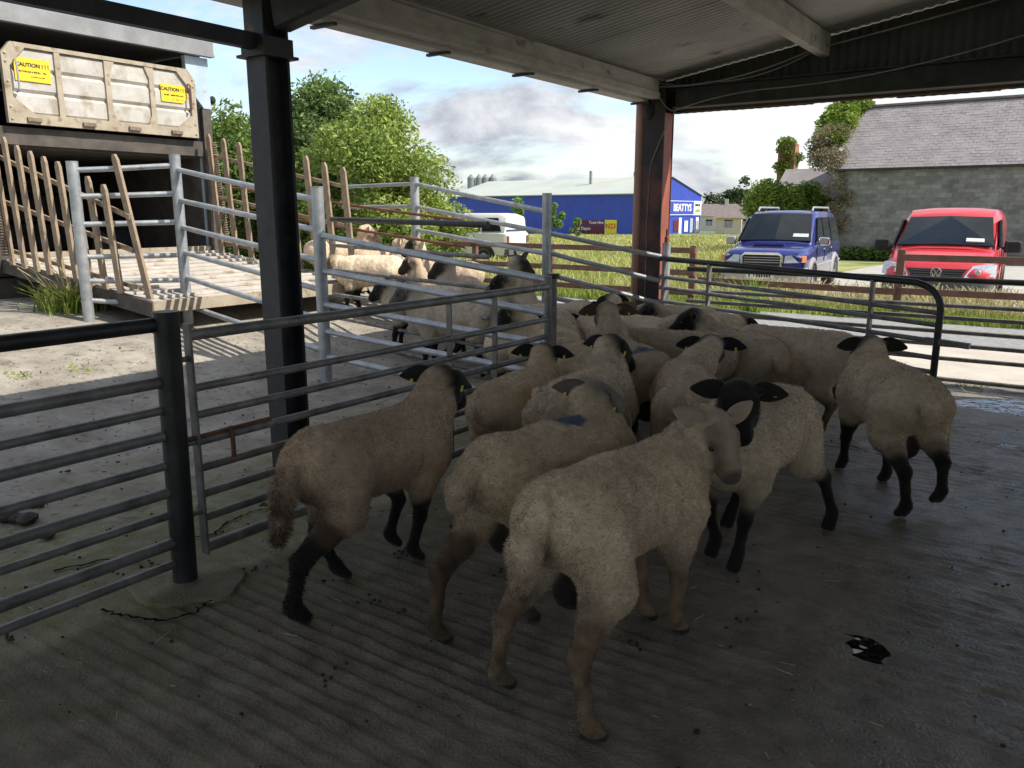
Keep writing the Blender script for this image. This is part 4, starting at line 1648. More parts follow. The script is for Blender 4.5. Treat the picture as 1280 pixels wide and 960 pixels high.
BLK, TAN = (.016, .014, .013), (.20, .145, .095)
BEIGE, DUN, CREAM = (.58, .465, .345), (.45, .335, .235), (.66, .53, .38)
F0 = lambda px, py, z=0.0: gp(px, py, 0) + np.array([0, 0, z])
sheep('brown fleeced sheep with long shaggy tail and black legs walking beside the pen gate', (-.61, 3.42), 33, .98, poll=at(556, 463, 3.88), head=28, hpitch=30,
      feet=dict(RH=F0(375, 778), LH=F0(428, 725), LF=F0(490, 692, .03), RF=F0(518, 703)), tail='shaggy', fleece=DUN, legs=BLK, face=BLK, res=.0095, hairs=70000,
      fat=.86, ears=((5, 4), (18, 14)), dirty=.7, seed=1, sack=False, legtop=.34)
sheep('beige sheep with a blue paint mark on its back and short docked tail', (.18, 3.20), 44, 1.0, poll=at(752, 485, 3.58), head=62, hpitch=28,
      feet=dict(LH=F0(552, 806), RH=F0(662, 778)), tail='dock', fat=.86, fleece=(0.620, 0.490, 0.345), legs=(.10, .068, .045), face=(.22, .18, .14), res=.0095, hairs=70000,
      dirty=.6, mark=(.08, .0, .085, (.03, .10, .20)), ears=((35, 10), (-8, 4)), seed=2, legtop=.30, earcol=(.12, .10, .085))
sheep('tan-legged beige sheep with bare pale face turned back over its shoulder', (.40, 2.76), 41, 1.0, poll=at(903, 529, 3.0), head=156, hpitch=44,
      feet=dict(RH=F0(742, 928), LH=F0(630, 862), RF=F0(845, 795), LF=F0(806, 778)), tail='long', fleece=BEIGE, legs=(.17, .12, .075), face=(.36, .28, .205), res=.0088,
      hairs=90000, ears=((20, -48), (42, -6)), ear_len=.135, head_s=1.08, seed=3, fat=.86, legtop=.28, earcol=(.30, .24, .19), muzzle=(.10, .08, .07), tags=(True, False), blade=1.1, dirty=.6)
sheep('black-faced sheep facing the shed with both ears spread, behind the pale-faced sheep', (1.18, 3.74), 219, .98, poll=at(925, 486, 3.36), head=188, hpitch=28,
      feet=dict(LF=F0(920, 712), RF=F0(892, 700, .03), RH=F0(910, 658), LH=F0(1036, 662)), tail='none', fleece=(0.625, 0.512, 0.374), legs=BLK, face=BLK, res=.0105, hairs=48000,
      ears=((0, -2), (0, -12)), seed=4, sack=False, legtop=.22, ear_len=.15)
sheep('broad ram with round tail walking away towards the long straight gate', (2.19, 4.54), 3, 1.0, poll=at(1085, 425, 5.02), head=-4, hpitch=30,
      feet=dict(LH=F0(1127, 648), RH=F0(1170, 640, .05), LF=F0(1052, 588, .0), RF=F0(1106, 604, 0)), tail='dock', fleece=(0.625, 0.512, 0.374), legs=BLK, face=BLK, res=.0105, hairs=52000,
      ears=((4, 0), (4, 6)), seed=5, fat=.95, tags=(False, False))
sheep('ram standing side-on with lowered head between the broad ram and the gable gate', (2.05, 5.78), -52, 1.02, poll=at(965, 470, 6.1), head=-60, hpitch=50,
      tail='dock', fleece=(0.525, 0.427, 0.316), legs=TAN, face=BLK, res=.012, hairs=30000, seed=6, legtop=.25, neckr=1.05, tags=(False, False), fat=1.05)
sheep('sheep seen from behind with black head twisted towards the race, near the red stanchion', (1.72, 5.95), -16, .97, poll=at(862, 390, 6.35), head=-75, hpitch=25,
      tail='dock', fleece=(0.525, 0.427, 0.316), legs=BLK, face=BLK, res=.012, hairs=30000, seed=7)
sheep('sheep with long hanging tail seen squarely from behind, black ears level', (1.03, 4.58), 7, .97, poll=at(888, 424, 5.15), head=8, hpitch=32,
      tail='long', fleece=(0.562, 0.451, 0.328), legs=BLK, face=BLK, res=.011, hairs=40000, seed=8, ears=((3, 3), (3, 6)), dirty=.6)
sheep('sheep with lumpy soiled wool on its rump, next to the small brown-rumped sheep', (.42, 4.36), 30, .96, poll=at(770, 424, 4.86), head=55, hpitch=30,
      tail='none', fleece=(0.587, 0.488, 0.363), legs=BLK, face=BLK, res=.011, hairs=40000, seed=9, ears=((6, 10), (6, 10)), lump=1.0, dirty=.7, tags=(True, True), blade=1.25)
sheep('sheep with blue paint on its rump standing behind the lumpy-rumped sheep', (.82, 5.35), -12, .97, poll=at(758, 382, 5.85), head=-5, hpitch=28,
      tail='long', fleece=(0.575, 0.464, 0.339), legs=BLK, face=TAN, earcol=(.07, .05, .04), res=.012, hairs=30000, seed=10, mark=(-.26, .02, .10, (.04, .13, .20)), dirty=.5)
sheep('small brown-rumped sheep with black ears close to the end of the pen gate', (.05, 4.60), 27, .90, poll=at(681, 434, 5.04), head=20, hpitch=32,
      tail='none', fleece=(0.525, 0.403, 0.269), legs=BLK, face=BLK, res=.0115, hairs=26000, seed=11, ears=((4, 6), (4, 4)), dirty=.9)
sheep('sheep pressed against the capped end post of the pen gate', (.50, 5.72), -35, .92, poll=SH(2.5, .1, .72), head=-40, hpitch=45,
      tail='none', fleece=(0.575, 0.451, 0.304), legs=BLK, face=BLK, res=.013, hairs=22000, seed=12, tags=(False, False))
sheep('dark-flanked sheep in the middle of the flock with its head low', (1.16, 5.78), -62, 1.0, poll=at(765, 430, 6.0), head=-65, hpitch=40,
      tail='none', fleece=(0.450, 0.354, 0.257), legs=BLK, face=BLK, res=.013, hairs=22000, seed=13, tags=(False, False))
for lb, (px, Y), hd_, pl__, fc_, sd_, sc in (
        ('sheep by the downpipe with its back to the flock', (803, 6.85), -30, None, BLK, 14, .97),
        ('sheep with dark ears next to the red stanchion foot', (842, 7.5), -75, (808, 384), BLK, 15, .98),
        ('sheep furthest along the gable gate, head hidden by its neighbours', (880, 6.9), 60, 'low', BLK, 16, .98),
        ('pale-headed sheep squeezed between the downpipe and the race fence', (752, 6.95), -12, (766, 380), TAN, 17, .95),
        ('sheep with rounded pale rump just inside the end of the race', (698, 6.9), 4, 'low', BLK, 18, 1.0),
        ('black-headed sheep with yellow tag looking out through the race rails', (664, 6.55), -60, (634, 383), BLK, 19, .92),
        ('sheep in front of the galvanised post by the grass field', (716, 8.0), 20, 'low', BLK, 20, .95)):
    g_ = at(px, 300, Y)
    pw = None
    if isinstance(pl__, tuple):
        pw = at(pl__[0], pl__[1], Y + (.35 if abs(hd_) < 50 else -.05))
    elif pl__ == 'low':
        a_ = math.radians(hd_)
        pw = np.array([g_[0] + .52 * math.sin(a_), g_[1] + .52 * math.cos(a_), .66])
    sheep(lb, g_[:2], hd_, sc, poll=pw, head=hd_ - 10, hpitch=35, tail='none', fleece=(0.575, 0.464, 0.328), legs=BLK, face=fc_, res=.014, hairs=18000, seed=sd_, tags=(sd_ == 19, sd_ in (15, 19)))
# in the race, sunlit
for lb, (px, Y), hd_, ppx, fc_, fl_, sd_, sc in (
        ('grey-faced sheep facing the lorry right behind the race rails', (568, 7.95), -78, (506, 356), (.17, .15, .135), (.52, .43, .33), 21, 1.05),
        ('dark-muzzled sheep half hidden beyond the grey-faced sheep', (527, 8.75), -80, (478, 352), BLK, (.50, .41, .30), 22, 1.0),
        ('dark brown-faced sheep with raised head looking towards the lorry', (595, 9.1), -82, (552, 325), (.05, .04, .034), (.50, .42, .32), 23, 1.02),
        ('cream sheep with dark dirty patch on its belly, side-on in sunlight', (462, 10.2), -80, (414, 322), TAN, CREAM, 24, 1.02),
        ('cream sheep with raised head at the top of the race near the ramp', (425, 11.2), 62, (462, 284), (.5, .4, .3), CREAM, 25, 1.02),
        ('sheep with pale poll behind the cream sheep', (482, 11.0), 75, (504, 300), (.45, .35, .25), (.58, .46, .33), 26, .98),
        ('dark-faced sheep under the galvanised corner post', (560, 10.6), -78, (516, 300), (.05, .04, .033), (.50, .40, .29), 27, 1.0),
        ('brown-headed sheep wedged behind the dark brown-faced sheep', (556, 9.75), -72, (512, 322), (.09, .06, .04), (.56, .44, .31), 28, .95),
        ('sheep with upright ears and dark face looking over the race fence', (625, 8.75), 66, (652, 323), (.05, .043, .038), (.48, .40, .30), 29, 1.0),
        ('black-headed sheep turned back towards the lorry beside the race gate end', (668, 7.7), -78, (626, 344), BLK, (.48, .39, .29), 30, .98)):
    g_ = at(px, 300, Y)
    pw = at(ppx[0], ppx[1], Y + .05)
    sheep(lb, g_[:2], hd_, sc, poll=pw, head=hd_, hpitch=28, tail='none', fleece=fl_, legs=BLK, face=fc_, res=.015, hairs=11000, seed=sd_,
          tags=(False, False), ear_up=1.1 if sd_ == 29 else 0.0, dirty=.75 if sd_ == 24 else .35, sack=False)
# ================================================================== VEHICLES
M['vblue'] = pm('blue_car_paint', (.022, .032, .20), (.028, .04, .235), 2, .28, .35, coat=.8)
M['vred'] = pm('red_van_paint', (.56, .020, .028), (.62, .026, .034), 2, .32, .0, coat=.8)
M['vsilver'] = pm('silver_cladding', (.42, .41, .42), (.50, .49, .49), 3, .38, .5)
M['vwhite'] = pm('dusty_white_paint', (.66, .64, .60), (.74, .72, .69), 2, .4, 0, coat=.3)
M['glass'] = pm('car_glass', (.012, .016, .02), (.02, .026, .03), 2, .03, 0, spec=.45)
M['vgrey'] = pm('grey_bumper_plastic', (.085, .088, .095), (.12, .125, .13), 8, .55)
M['chrome'] = pm('chrome', (.72, .72, .73), (.8, .8, .8), 6, .15, 1.0)
M['lampglass'] = pm('headlamp_glass', (.55, .58, .60), (.72, .74, .76), 25, .12, .3, coat=1.0)
M['amber'] = pm('amber_lamp', (.75, .30, .08), None, rough=.2)
M['plate'] = pm('number_plate', (.74, .74, .70), None, rough=.4)
M['paper'] = pm('paper_disc', (.55, .68, .74), (.7, .75, .76), 30, .6)


def car_frame(front, heading):
    hr = math.radians(heading)
    fx = np.array([math.sin(hr), math.cos(hr), 0])
    ly = np.array([-fx[1], fx[0], 0])
    z = gz(front[0], front[1])
    return (np.array([front[0], front[1], z]), fx, ly, ZUP)


def section(x, zb, zt, wb, wm, wt, crown=.02, zm=None):
    """closed cross-section at x: bottom, bulging side, crowned top"""
    zm = zm if zm is not None else zb + (zt - zb) * .55
    pts_ = [(-wb, zb), (wb, zb), (wm * .99, zb + .10), (wm, zm), (wm * .985, (zm + zt) / 2), (wt + .025, zt - .035), (wt - .03, zt), (wt * .5, zt + crown), (0, zt + crown * 1.2),
            (-wt * .5, zt + crown), (-wt + .03, zt), (-wt - .025, zt - .035), (-wm * .985, (zm + zt) / 2), (-wm, zm), (-wm * .99, zb + .10)]
    return [(x, y, z) for y, z in pts_]


def wheel(par, fr, x, y, r, w, rimmat='vsilver'):
    mm_ = MB(fr)
    n_ = 24
    sgn = 1 if y > 0 else -1
    prof = [(-w / 2, r * .70), (-w / 2, r * .93), (-w * .35, r), (w * .35, r), (w / 2, r * .93), (w / 2, r * .70)]
    mm_.loft([[(x + rr_ * math.cos(k * 2 * math.pi / n_), y + a_ * sgn, r + rr_ * math.sin(k * 2 * math.pi / n_)) for k in range(n_)] for a_, rr_ in prof])
    wo_ = mm_.build('wheel', M['rubber'], par, smooth=True)
    mm_ = MB(fr)
    mm_.loft([[(x + rr_ * math.cos(k * 2 * math.pi / n_), y + a_ * sgn, r + rr_ * math.sin(k * 2 * math.pi / n_)) for k in range(n_)] for a_, rr_ in ((w / 2 - .02, r * .69), (w / 2 + .008, r * .68), (w / 2 - .02, r * .58), (w / 2 + .006, r * .2), (w / 2 + .012, r * .05))])
    mm_.build('rim', M[rimmat], wo_, smooth=True)
    return wo_


def panel(name, par, fr, quad, mat, push, n=1):
    """thin curved pane: quad of 4 local corner points, thickened along its normal"""
    q = [np.array(k_, float) for k_ in quad]
    nr = np.cross(q[1] - q[0], q[-1] - q[0])
    nr = nr / np.linalg.norm(nr)
    mm_ = MB(fr)
    L = len(q)
    mm_.add([p_ + nr * push for p_ in q] + [p_ - nr * .02 for p_ in q], [tuple(range(L)), tuple(range(2 * L - 1, L - 1, -1))] + [(i, L + i, L + (i + 1) % L, (i + 1) % L) for i in range(L)])
    return mm_.build(name, M[mat], par)


def mirror(par, fr, x, y, z, mat, big=1.0):
    s_ = 1 if y > 0 else -1
    mm_ = MB(fr)
    mm_.loft([[(x + dx, y + s_ * (.13 * big + wy * big), z + wz * big) for wy, wz in ((-.10, -.085), (.08, -.085), (.105, -.05), (.105, .06), (.07, .085), (-.10, .085), (-.115, .05), (-.115, -.05))] for dx in (-.06, -.03, .03)]
              + [[(x + .06, y + s_ * (.13 * big + wy * .8 * big), z + wz * .8 * big) for wy, wz in ((-.10, -.085), (.08, -.085), (.105, -.05), (.105, .06), (.07, .085), (-.10, .085), (-.115, .05), (-.115, -.05))]])
    mm_.bar((x, y - s_ * .02, z - .03), (x, y + s_ * .1, z - .02), .05, .05)
    return mm_.build('wing_mirror', M[mat], par, smooth=True)


def arch(par, fr, x, y, r0, r1, mat, name='wheel_arch', w=.05):
    s_ = 1 if y > 0 else -1
    mm_ = MB(fr)
    an = np.linspace(-.12, math.pi + .12, 15)
    rings = []
    for a_ in an:
        c_, s2 = math.cos(a_), math.sin(a_)
        rings.append([(x + r0 * c_, y - s_ * .04, .36 + r0 * s2), (x + r1 * c_, y - s_ * .04, .36 + r1 * s2), (x + r1 * c_, y + s_ * .012, .36 + r1 * s2), (x + (r0 + r1) / 2 * c_, y + s_ * w, .36 + (r0 + r1) / 2 * s2), (x + r0 * c_, y + s_ * w, .36 + r0 * s2)])
    mm_.loft(rings)
    return mm_.build(name, M[mat], par, smooth=True)


def well(par, fr, x, y, r):
    s_ = 1 if y > 0 else -1
    mm_ = MB(fr)
    poly = [(r * math.cos(a_), r * math.sin(a_)) for a_ in np.linspace(-.35, math.pi + .35, 18)]
    o_ = fr[0] + fr[1] * x + fr[2] * y + fr[3] * .36
    mm2 = MB()
    mm2.prism(poly, o_ - fr[2] * s_ * .05, fr[1], fr[3], fr[2] * s_, .056)
    return mm2.build('wheel_well', M['rubber'], par)


# ---------------------------------------------------------------- blue off-roader with silver lower body
SF = at(951, 340, 16.6)
fr = car_frame(SF, 196 + 14)
suv = root('offroad_car', fr[0], 'blue and silver off-road car with bonnet scoop and roof rails', 'car')
W = .86
mm = MB(fr)
mm.loft([section(*a) for a in ((-4.55, .62, 1.10, W * .9, W * .94, W * .88), (-4.45, .58, 1.12, W * .95, W, W * .94), (-2.2, .60, 1.12, W * .96, W + .01, W * .95), (-1.25, .60, 1.11, W * .96, W + .01, W * .94),
                               (-1.1, .60, 1.10, W * .96, W + .01, W * .93), (-.35, .62, 1.03, W * .95, W * .99, W * .88), (-.10, .64, .98, W * .92, W * .95, W * .82), (-.03, .66, .92, W * .86, W * .90, W * .76))])
body = mm.build('body', M['vblue'], suv, smooth=True)
mm = MB(fr)
mm.loft([section(*a) for a in ((-4.58, .34, .70, W * .9, W * .96, W * .94), (-4.4, .32, .70, W * .95, W + .014, W + .005), (-.6, .32, .70, W * .95, W + .014, W + .005), (-.12, .36, .66, W * .92, W * .97, W * .94), (0.06, .38, .64, W * .80, W * .86, W * .84))])
mm.build('lower_cladding', M['vsilver'], suv, smooth=True)
mm = MB(fr)
mm.loft([[(x, y, z) for y, z in ((-wb, zb), (wb, zb), (wt + .01, zt - .08), (wt - .05, zt - .01), (wt * .5, zt + .015), (0, zt + .02), (-wt * .5, zt + .015), (-wt + .05, zt - .01), (-wt - .01, zt - .08))]
         for x, zb, zt, wb, wt in ((-4.50, 1.08, 1.70, .80, .66), (-4.30, 1.08, 1.77, .82, .68), (-3.2, 1.08, 1.80, .83, .70), (-2.0, 1.08, 1.79, .83, .70), (-1.72, 1.08, 1.74, .83, .69), (-1.06, 1.07, 1.12, .82, .78))])
cab = mm.build('cabin', M['vblue'], suv, smooth=True)
ws = panel('windscreen', suv, fr, [(-1.10, .75, 1.175), (-1.10, 0, 1.192), (-1.10, -.75, 1.175), (-1.69, -.63, 1.73), (-1.69, 0, 1.748), (-1.69, .63, 1.73)][::-1], 'glass', .012)
panel('tax_disc', ws, fr, [(-1.17, .68, 1.245), (-1.17, .36, 1.25), (-1.24, .36, 1.316), (-1.24, .67, 1.312)][::-1], 'paper', .022)
for sd in (1, -1):
    for x0, x1, x0t, x1t in ((-1.28, -2.12, -1.74, -2.12), (-2.22, -3.05, -2.22, -3.05), (-3.15, -4.25, -3.15, -4.12)):
        qd = [(x0, .836 * sd, 1.14), (x1, .836 * sd, 1.14), (x1t, .725 * sd, 1.66), (x0t, .725 * sd, 1.66)]
        panel('side_window', suv, fr, qd if sd < 0 else qd[::-1], 'glass', .008)
    mm = MB(fr)
    mm.tube([(-1.95, .58 * sd, 1.80), (-2.05, .58 * sd, 1.88), (-4.0, .58 * sd, 1.88), (-4.12, .58 * sd, 1.79)], .022, 8)
    for x in (-2.6, -3.3):
        mm.bar((x, .58 * sd, 1.78), (x, .58 * sd, 1.88), .05, .04)
    mm.build('roof_rail', M['vsilver'], suv, smooth=True)
    for x in (-.78, -3.62):
        well(suv, fr, x, (W + .004) * sd, .415)
        arch(suv, fr, x, (W + .006) * sd, .40, .50, 'vsilver')
        wheel(suv, fr, x, (W - .09) * sd, .36, .24)
    mirror(suv, fr, -1.28, .86 * sd, 1.17, 'chrome' if sd > 0 else 'vsilver')
    for x in (-2.0, -2.95):
        mm = MB(fr)
        mm.bar((x - .09, (W + .018) * sd, .99), (x + .09, (W + .018) * sd, .99), .02, .03)
        mm.build('door_handle', M['vsilver'], suv)
    mm = MB(fr)
    mm.loft([[(-.10, .45 * sd, .76), (-.10, .74 * sd, .77), (-.12, .74 * sd, .92), (-.10, .46 * sd, .91)], [(.02, .45 * sd, .765), (-.03, .74 * sd, .775), (-.06, .74 * sd, .925), (-.005, .46 * sd, .915)]])
    hl = mm.build('headlight', M['lampglass'], suv, smooth=True)
    mm = MB(fr)
    mm.loft([[(-.10, .745 * sd, .775), (-.12, .862 * sd, .78), (-.14, .855 * sd, .91), (-.11, .745 * sd, .91)], [(-.02, .745 * sd, .78), (-.09, .868 * sd, .785), (-.12, .86 * sd, .905), (-.05, .745 * sd, .905)]])
    mm.build('indicator', M['amber'], hl)
mm = MB(fr)
mm.loft([[(x, y, z) for y, z in ((-.30 * w_, .0), (.30 * w_, .0), (.26 * w_, h_), (-.26 * w_, h_))] for x, w_, h_ in ()] or [[(-.95, -.30, 1.10), (-.95, .30, 1.10), (-.95, .26, 1.135), (-.95, -.26, 1.135)], [(-.52, -.34, 1.06), (-.52, .34, 1.06), (-.52, .30, 1.12), (-.52, -.30, 1.12)]])
sc_ = mm.build('bonnet_scoop', M['vblue'], body)
mm = MB(fr)
mm.box((-.525, -.28, 1.078), (-.515, .28, 1.108))
mm.build('scoop_mouth', M['rubber'], sc_)
mm = MB(fr)
mm.tube([(.03, y, z) for y, z in ((-.40, .70), (-.40, .90), (-.34, .945), (.34, .945), (.40, .90), (.40, .70))], .030, 8)
gr = mm.build('grille', M['chrome'], suv, smooth=True)
mm = MB(fr)
mm.box((-.03, -.36, .72), (.005, .36, .92))
mm.build('grille_back', M['rubber'], gr)
for z in (.77, .82, .87):
    mm = MB(fr)
    mm.bar((.014, -.36, z), (.014, .36, z), .012, .016)
    mm.build('grille_bar', M['vsilver'], gr)
mm = MB(fr)
mm.box((.065, -.28, .44), (.082, .28, .56))
np_ = mm.build('number_plate', M['plate'], suv)
worn_print('plate_marks', .46, .075, fr[0] + fr[1] * .084 + fr[3] * .50, fr[2], fr[3], 'ink', np_, 3, 9)
mm = MB(fr)
mm.tube([(-1.10, .15, 1.125), (-1.22, .62, 1.15)], .012, 6)
mm.tube([(-1.10, -.45, 1.125), (-1.20, .05, 1.145)], .012, 6)
mm.build('wiper', M['rubber'], suv)

for sd in (1, -1):
    for x in (-1.22, -2.17, -3.12):
        mm = MB(fr)
        mm.box((x - .006, (W + .0125) * sd - .006, .72), (x + .006, (W + .0125) * sd + .004, 1.08))
        mm.build('door_gap', M['rubber'], suv)
mm = MB(fr)
mm.bar((-.06, -.70, .945), (-.06, .70, .945), .01, .012)
mm.build('bonnet_gap', M['rubber'], suv)

# ---------------------------------------------------------------- red panel van
VF = at(1168, 360, 13.9)
fr = car_frame(VF, 213)
van = root('panel_van', fr[0], 'bright red panel van with grey bumper facing the fence', 'van')
W = .895
mm = MB(fr)
mm.loft([section(*a) for a in ((-4.35, .34, 1.15, W * .92, W * .96, W * .93), (-4.25, .32, 1.16, W * .96, W, W * .97), (-1.6, .32, 1.15, W * .96, W, W * .96), (-1.05, .32, 1.12, W * .95, W, W * .94), (-.55, .34, 1.02, W * .94, W * .985, W * .86),
                               (-.22, .36, .90, W * .91, W * .95, W * .76), (-.06, .40, .80, W * .84, W * .88, W * .66), (0, .46, .70, W * .78, W * .82, W * .62))])
vb = mm.build('body', M['vred'], van, smooth=True)
mm = MB(fr)
mm.loft([[(x, y, z) for y, z in ((-wb, zb), (wb, zb), (wm, zb + (zt - zb) * .55), (wt + .02, zt - .12), (wt - .06, zt - .015), (wt * .5, zt + .02), (0, zt + .028), (-wt * .5, zt + .02), (-wt + .06, zt - .015), (-wt - .02, zt - .12), (-wm, zb + (zt - zb) * .55))]
         for x, zb, zt, wb, wm, wt in ((-4.32, 1.12, 1.74, .84, .81, .74), (-4.1, 1.12, 1.80, .85, .83, .77), (-2.6, 1.12, 1.82, .86, .84, .78), (-2.0, 1.12, 1.80, .86, .84, .77), (-1.72, 1.11, 1.70, .86, .82, .74), (-.86, 1.05, 1.10, .84, .80, .76))])
mm.build('cabin', M['vred'], van, smooth=True)
ws = panel('windscreen', van, fr, [(-.93, .775, 1.165), (-.91, 0, 1.185), (-.93, -.775, 1.165), (-1.63, -.68, 1.655), (-1.62, 0, 1.678), (-1.63, .68, 1.655)][::-1], 'glass', .016)
panel('tax_disc', ws, fr, [(-.985, .62, 1.225), (-.985, .33, 1.232), (-1.06, .33, 1.285), (-1.06, .61, 1.278)][::-1], 'plate', .024)
for sd in (1, -1):
    qd = [(-1.05, .862 * sd, 1.14), (-2.05, .862 * sd, 1.14), (-2.05, .80 * sd, 1.62), (-1.66, .80 * sd, 1.62)]
    panel('side_window', van, fr, qd if sd < 0 else qd[::-1], 'glass', .010)
    for x in (-.82, -3.5):
        well(van, fr, x, (W + .002) * sd, .36)
        wheel(van, fr, x, (W - .10) * sd, .315, .21, 'vgrey')
    mirror(van, fr, -1.12, .90 * sd, 1.16, 'rubber', 1.25)
    mm = MB(fr)
    mm.loft([[(-.20, .42 * sd, .66), (-.28, .84 * sd, .68), (-.40, .84 * sd, .90), (-.25, .54 * sd, .86)], [(.035, .42 * sd, .665), (-.13, .885 * sd, .69), (-.28, .885 * sd, .885), (-.08, .54 * sd, .865)]])
    hl = mm.build('headlight', M['lampglass'], van, smooth=True)
    mm = MB(fr)
    mm.ball((-.015, .62 * sd, .76), (.02, .05, .05), 12)
    mm.build('lens', M['chrome'], hl, smooth=True)
mm = MB(fr)
mm.loft([section(*a) for a in ((-.62, .24, .60, W * .96, W + .004, W * .99, .0), (-.2, .24, .62, W * .94, W * .985, W * .97, .0), (-.02, .26, .62, W * .84, W * .89, W * .87, .0), (.05, .30, .58, W * .66, W * .72, W * .70, .0))])
bp_ = mm.build('bumper', M['vgrey'], van, smooth=True)
mm = MB(fr)
mm.loft([[(-.05, -.42, .64), (-.05, .42, .64), (-.10, .52, .82), (-.10, -.52, .82)], [(.028, -.36, .65), (.028, .36, .65), (-.03, .44, .80), (-.03, -.44, .80)]])
gr = mm.build('grille', M['rubber'], van, smooth=True)
for z in (.69, .73, .77):
    mm = MB(fr)
    mm.bar((.028 - (z - .65) * .4, -.37 - (z - .65) * .4, z), (.028 - (z - .65) * .4, .37 + (z - .65) * .4, z), .014, .012)
    mm.build('grille_bar', M['vgrey'], gr)
for sd in (1, -1):
    for x in (-1.02, -2.12):
        mm = MB(fr)
        mm.box((x - .006, (W + .002) * sd - .006, .42), (x + .006, (W + .002) * sd + .005, 1.10))
        mm.build('door_gap', M['rubber'], van)
# round emblem: ring with V above W
mm = MB(fr)
ec, er = np.array([.022, 0, .735]), .082
mm.tube([ec + np.array([.012, er * math.cos(a_), er * math.sin(a_)]) for a_ in np.linspace(0, 2 * math.pi, 25)], .009, 6, cap=False)
for poly in ([(-.045, .066), (0, -.002), (.045, .066)], [(-.074, .030), (-.036, -.066), (0, .004), (.036, -.066), (.074, .030)]):
    for (y0, z0_), (y1, z1_) in zip(poly[:-1], poly[1:]):
        mm.bar(ec + np.array([.014, y0, z0_]), ec + np.array([.014, y1, z1_]), .014, .010, up=(1, 0, 0))
mm.build('emblem', M['chrome'], gr)
mm = MB(fr)
mm.tube([(-.88, .10, 1.10), (-.99, .66, 1.135)], .012, 6)
mm.tube([(-.87, -.5, 1.10), (-.93, .02, 1.125)], .012, 6)
mm.build('wiper', M['rubber'], van)

# ---------------------------------------------------------------- pale estate parked on the grass beyond the fence
PF = at(577, 318, 29.5)
fr = car_frame(PF, -62)
pj = root('pale_jeep', fr[0], 'dusty white off-road car parked on the grass near the willow bush', 'car')
W = .88
mm = MB(fr)
mm.loft([section(*a) for a in ((-2.3, .42, 1.14, W * .9, W * .94, W * .9), (-2.2, .40, 1.16, W * .95, W, W * .95), (.6, .40, 1.14, W * .95, W, W * .95), (1.9, .42, 1.05, W * .94, W * .98, W * .88), (2.2, .46, .96, W * .84, W * .88, W * .8))])
mm.build('body', M['vwhite'], pj, smooth=True)
mm = MB(fr)
mm.loft([[(x, y, z) for y, z in ((-wb, zb), (wb, zb), (wt, zt - .08), (wt - .07, zt), (0, zt + .02), (-wt + .07, zt), (-wt, zt - .08))]
         for x, zb, zt, wb, wt in ((-2.22, 1.12, 1.70, .83, .70), (-1.9, 1.12, 1.80, .83, .72), (-.2, 1.12, 1.80, .84, .72), (.1, 1.12, 1.74, .84, .71), (.75, 1.1, 1.16, .83, .78))])
mm.build('cabin', M['vwhite'], pj, smooth=True)
for sd in (1, -1):
    for x0, x1, x0t, x1t in ((.52, -.35, .12, -.35), (-.45, -1.25, -.45, -1.25), (-1.35, -2.1, -1.35, -1.95)):
        qd = [(x0, .838 * sd, 1.2), (x1, .838 * sd, 1.2), (x1t, .745 * sd, 1.66), (x0t, .745 * sd, 1.66)]
        panel('side_window', pj, fr, qd if sd < 0 else qd[::-1], 'glass', .008)
    for x in (1.35, -1.45):
        well(pj, fr, x, (W + .002) * sd, .42)
        wheel(pj, fr, x, (W - .08) * sd, .37, .24)
panel('rear_window', pj, fr, [(-2.225, .70, 1.2), (-2.225, -.70, 1.2), (-2.13, -.62, 1.62), (-2.13, .62, 1.62)], 'glass', .01)
for sd in (1, -1):
    mm = MB(fr)
    mm.box((-2.33, (.66 if sd > 0 else -.80), .80), (-2.28, (.80 if sd > 0 else -.66), 1.05))
    mm.build('tail_lamp', M['rust'], pj)
mm = MB(fr)
mm.box((-2.42, -.85, .42), (-2.22, .85, .62))
mm.build('bumper', M['vgrey'], pj)
# ================================================================== BUILDINGS, TREES, GRASS
M['whblue'] = pm('blue_profiled_sheet', (.028, .062, .40), (.034, .074, .46), 1, .5)
M['whroof'] = pm('pale_green_roof', (.40, .44, .40), (.47, .51, .46), .25, .6, 0, c3=(.48, .42, .32), s3=.16, lo3=.6, hi3=.68)
M['maroon'] = pm('maroon_board', (.11, .012, .03), None, rough=.6)
M['white'] = pm('white_paint', (.78, .78, .78), None, rough=.6)
M['yellow'] = pm('yellow_board', (.75, .62, .03), None, rough=.6)
M['redink'] = pm('red_ink', (.6, .03, .02), None, rough=.6)
M['green'] = pm('green_ink', (.25, .42, .04), None, rough=.6)
M['silo'] = pm('silo_grey', (.22, .24, .27), (.28, .30, .33), 2, .5, .3)
M['slate'] = pm('purple_grey_slate', (.225, .20, .205), (.30, .275, .275), 1.6, .8, 0, .4, 20, c3=(.36, .34, .32), s3=5, lo3=.6, hi3=.7)
M['slate2'] = pm('brown_slate', (.15, .12, .115), (.22, .185, .17), 2, .85)


